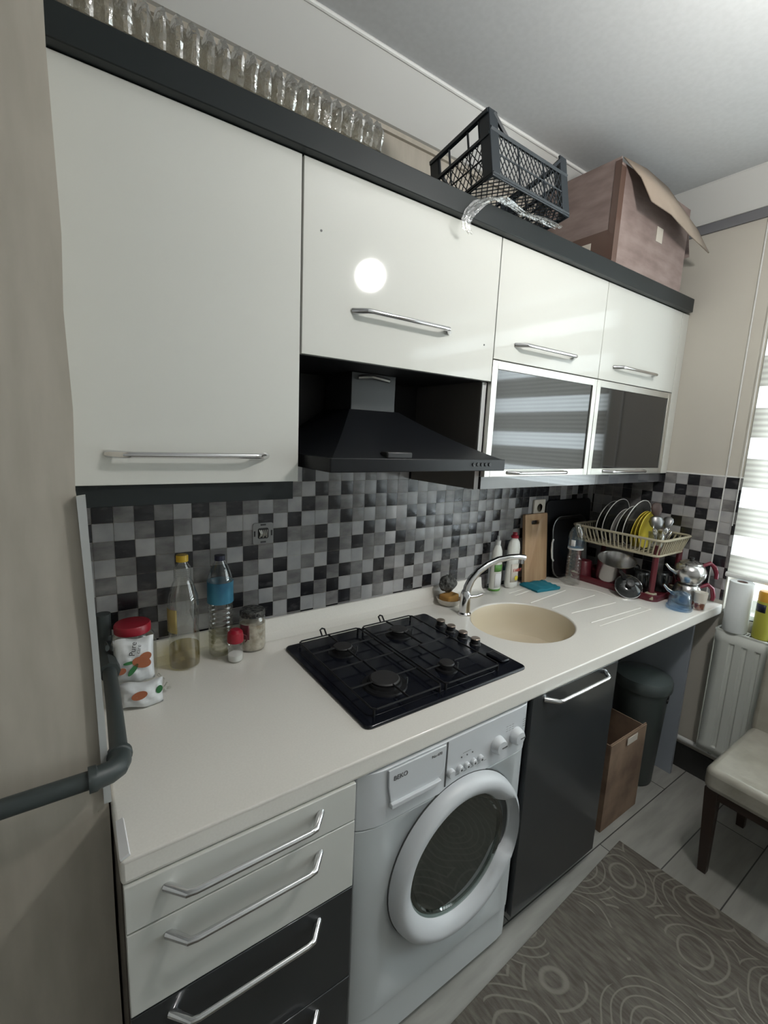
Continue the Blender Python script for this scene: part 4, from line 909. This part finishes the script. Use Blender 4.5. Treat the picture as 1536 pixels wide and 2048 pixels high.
# loose clear film draped over the cornice edge
m = MB(); rows = []
path = [(1.33, -.322, 2.2675), (1.25, -.315, 2.2720), (1.17, -.312, 2.2690), (1.10, -.318, 2.2740), (1.05, -.325, 2.272), (1.01, -.322, 2.258), (.975, -.318, 2.238), (.950, -.314, 2.212), (.936, -.312, 2.186), (.940, -.311, 2.164), (.955, -.312, 2.156)]
for i, p in enumerate(path):
    w0 = (.030, .030, .026, .024, .022, .021, .020, .019, .018, .015, .010)[i]
    a_ = 0 if i < 4 else math.radians(min(75, (i - 3) * 16))
    rows.append([(p[0] + (j - 4) / 4 * w0 * (.35 + .65 * math.sin(a_)), p[1] - (j - 4) / 4 * w0 * .55 * math.cos(a_) + .002 * math.sin(j * 2.3 + i), max(p[2] + .005 * math.sin(j * 1.9 + i * 1.3), 2.2645 if i < 4 else 0)) for j in range(9)])
m.sheet(rows); tag(m.build('plastic_film', M['film'], ang=80), 'shred of clear plastic film hanging over the cornice below the crate', 'film')
# cardboard box with a hanging flap
BX0, BX1, BY0, BY1, BZ = 1.700, 2.262, -.295, .030, .355
cx_ = thing('cardboard_box', 'large taped cardboard box with a drooping open flap on the cabinet top', 'box', (BX0, BY0, ZK))
w_, d_ = BX1 - BX0, BY1 - BY0; th = .004
m = MB(); m.box(0, w_, 0, th, 0, BZ - .02); m.box(0, w_, d_ - th, d_, 0, BZ); m.box(0, th, th, d_ - th, 0, BZ); m.box(w_ - th, w_, th, d_ - th, 0, BZ - .08); m.box(th, w_ - th, th, d_ - th, 0, th)
m.build('box_body', M['cardboard'], cx_)
m = MB(); m.sheet([[(.006, .0, BZ - .004), (.16, -.006, BZ + .004), (.32, -.012, BZ - .012), (.46, -.02, BZ - .06)],
                   [(.05, -.05, BZ - .075), (.20, -.055, BZ - .075), (.36, -.055, BZ - .095), (.52, -.058, BZ - .13)],
                   [(.085, -.080, BZ - .155), (.23, -.085, BZ - .160), (.40, -.082, BZ - .185), (.60, -.080, BZ - .205)]])
f_ = m.build('front_flap', M['cardboard_pale'], cx_, solid=.004); f_['label'] = 'paler open flap'
m = MB(); m.sheet([[(w_, .0, BZ - .085), (w_, d_ * .5, BZ - .085), (w_, d_, BZ - .08)], [(w_ + .04, -.002, BZ - .20), (w_ + .05, d_ * .5, BZ - .21), (w_ + .05, d_, BZ - .2)]]); m.build('side_flap', M['cardboard'], cx_, solid=.004)
m = MB(); m.box(-.0012, .0, .0, d_, .0, .115); m.box(-.002, .030, -.0014, -.0002, .0, BZ - .03); m.box(-.0014, -.0002, .0, .025, .0, BZ - .01); m.build('tape', M['tape'], cx_)
MB().box(-.0028, -.0014, .09, .16, .060, .085).build('sticker', M['ceramic'], cx_)
MB().box(.30, .35, -.0022, -.0008, .145, .20).build('sticker', M['ceramic'], cx_)

# ------------------------------------------------------------------ under the worktop
bx = thing('cardboard_box', 'open brown cardboard box on the floor beside the charcoal cabinet', 'box', (1.700, -.540, .0))
w_, d_, h_ = .285, .205, .395
m = MB(); m.box(0, w_, 0, .004, .001, h_); m.box(0, w_, d_ - .004, d_, .001, h_ - .03); m.box(0, .004, .004, d_ - .004, .001, h_); m.box(w_ - .004, w_, .004, d_ - .004, .001, h_ - .01); m.box(.004, w_ - .004, .004, d_ - .004, .001, .005)
m.build('box_body', M['cardboard_floor'], bx)
m = MB(); m.box(-.001, w_ + .001, -.005, -.001, h_ - .085, h_ + .004); m.build('folded_flap', M['cardboard_floor'], bx, rot=(math.radians(-1.2), 0, 0))
MB().box(.115, .195, -.0072, -.0052, h_ - .035, h_ - .005).build('tape', M['ceramic'], bx)
MB().prism(rrect(-.10, .10, -.06, .06, .02), 0, .004).build('x', M['paper']) if False else None
bn = thing('waste_bin', 'grey green round bin with lid behind the open cardboard box', 'bin', (2.165, -.420, 0))
MB().lathe([(.090, .001), (.095, .006), (.112, .46), (.117, .47), (.117, .49)], 44).build('bin_body', M['bin'], bn, ang=50)
MB().lathe([(.122, .472), (.125, .478), (.125, .512), (.120, .524), (.09, .532), (.05, .542), (1e-6, .546)], 44).build('bin_lid', M['bin'], bn, ang=50)
m = MB(); m.prism(rrect(-.03, .03, -.011, .011, .010), 0, .006, 'y'); m.build('grip_slot', M['black_plastic'], bn, loc=(.036, -.108, .435), rot=(0, 0, math.radians(18)))

# ------------------------------------------------------------------ radiator
RA0, RA1 = -.612, -1.75
rd = thing('radiator', 'white ribbed panel radiator under the window', 'radiator', (0, 0, 0))
m = MB(); xf = 2.352
def prof_line(y0, y1):
    pts = [(xf + .004, y0)]; y = y0 - .03; p_ = .047
    while y - p_ > y1 + .02:
        pts += [(xf, y), (xf, y - p_ * .52), (xf + .006, y - p_ * .62), (xf + .006, y - p_ * .88)]; y -= p_
    pts += [(xf + .004, y1)]
    return pts
pl = prof_line(RA0 - .004, RA1 + .004)
m.sheet([[(x, y, .235) for x, y in pl], [(x, y, .730) for x, y in pl]])
m.sheet([[(xf - .001, y, .195) for x, y in pl], [(xf - .001, y, .228) for x, y in pl], [(x, y, .235) for x, y in pl]])
m.sheet([[(x, y, .730) for x, y in pl], [(xf - .001, y, .738) for x, y in pl], [(xf - .001, y, .785) for x, y in pl]])
m.build('front_panel', M['radiator'], rd, weld=True, solid=.0015, ang=25)
MB().box(xf + .002, 2.415, RA0 - .004, RA0, .195, .79).build('side_panel', M['radiator'], rd, bevel=.001)
MB().box(2.400, 2.412, RA1, RA0 - .005, .20, .775).build('back_panel', M['radiator'], rd)
m = MB(); m.box(xf - .002, xf + .010, RA1, RA0, .782, .790); m.box(2.403, 2.415, RA1, RA0, .782, .790)
y = RA0 - .006
while y > RA1: m.box(xf + .010, 2.403, y - .0022, y + .0022, .783, .789); y -= .0125
m.build('top_grille', M['radiator'], rd)
for (yy) in (-.70, -1.60): MB().box(2.415, XR - .001, yy - .02, yy + .02, .30, .70).build('bracket', M['radiator'], rd)
MB().tube([(2.395, -.66, .17), (2.395, -.66, .198)], .010, 12).build('valve', M['chrome'], rd)
t = thing('paper_towel_roll', 'roll of white paper towel standing on the radiator', 'paper roll', (2.382, -.672, .791))
m = MB(); m.lathe([(.020, 0), (.044, 0), (.0455, .003), (.0455, .222), (.044, .225), (.020, .225), (.020, 0)], 44); m.build('roll', M['tissue'], t, weld=True)
MB().lathe([(.0195, .001), (.0195, .2255), (.0178, .2255), (.0178, .001)], 28).build('core', M['cardboard'], t)
t = thing('spray_can', 'yellow green can with an orange top standing on the radiator', 'can', (2.392, -.768, .791))
MB().lathe([(.034, 0), (.036, .003), (.036, .16), (.034, .165), (1e-6, .166)], 36).build('can_body', M['can_yellow'], t)
MB().lathe([(.035, .1655), (.0355, .20), (.032, .208), (1e-6, .210)], 36).build('can_cap', M['can_orange'], t)
m = MB(); m.sheet([[(.0365 * math.cos(a), .0365 * math.sin(a), z) for a in [math.radians(d_) for d_ in range(120, 200, 10)]] for z in (.12, .155)]); m.build('label', M['navy'], t, solid=.0004)

# ------------------------------------------------------------------ chair
chn = thing('dining_chair', 'dark legged dining chair with a cream seat wrapped in plastic', 'chair', (1.812, -.822, 0), (0, 0, math.radians(0)))
SW, SDp = .455, .43      # along x, along -y
rows = []
m = MB(); m.prism(rrect(-.015, SW, -SDp, 0, .03), .375, .462); st = m.build('seat', M['chair_cover'], chn, bevel=.022, segs=4)
for (x, y, k) in ((.022, -.026, -1), (.022, -SDp + .026, -1), (SW - .035, -.026, 1), (SW - .035, -SDp + .026, 1)):
    tx = x + (.045 if k < 0 else .03)
    m = MB(); vs = []
    for (cx2, cy2, hw, z) in ((tx, y, .014, .0), (x, y, .021, .376)):
        vs += [(cx2 - hw, cy2 - hw, z), (cx2 + hw, cy2 - hw, z), (cx2 + hw, cy2 + hw, z), (cx2 - hw, cy2 + hw, z)]
    m.add(vs, [(3, 2, 1, 0), (4, 5, 6, 7), (0, 1, 5, 4), (1, 2, 6, 5), (2, 3, 7, 6), (3, 0, 4, 7)]); m.build('leg', M['chair_wood'], chn, bevel=.002)
m = MB(); m.box(.03, SW - .05, -.035, -.018, .34, .375); m.box(.03, SW - .05, -SDp + .018, -SDp + .035, .34, .375); m.box(.012, .03, -SDp + .04, -.04, .34, .375); m.build('apron', M['chair_wood'], chn)
m = MB(); m.prism(rrect(-SDp, 0, .0, .52, .03), -.025, .025, 'x'); m.build('backrest', M['chair_cover'], chn, loc=(SW - .005, 0, .43), rot=(0, math.radians(5), 0), bevel=.018, segs=4)

# ------------------------------------------------------------------ rug
rg = MB(); rg.box(-2.1, 0, -1.35, 0, .0, .010)
tag(rg.build('floor_rug', M['rug'], loc=(1.725, -.608, .0005), rot=(0, 0, math.radians(3.5)), bevel=.003), 'grey brown patterned rug on the laminate floor before the units', 'rug')
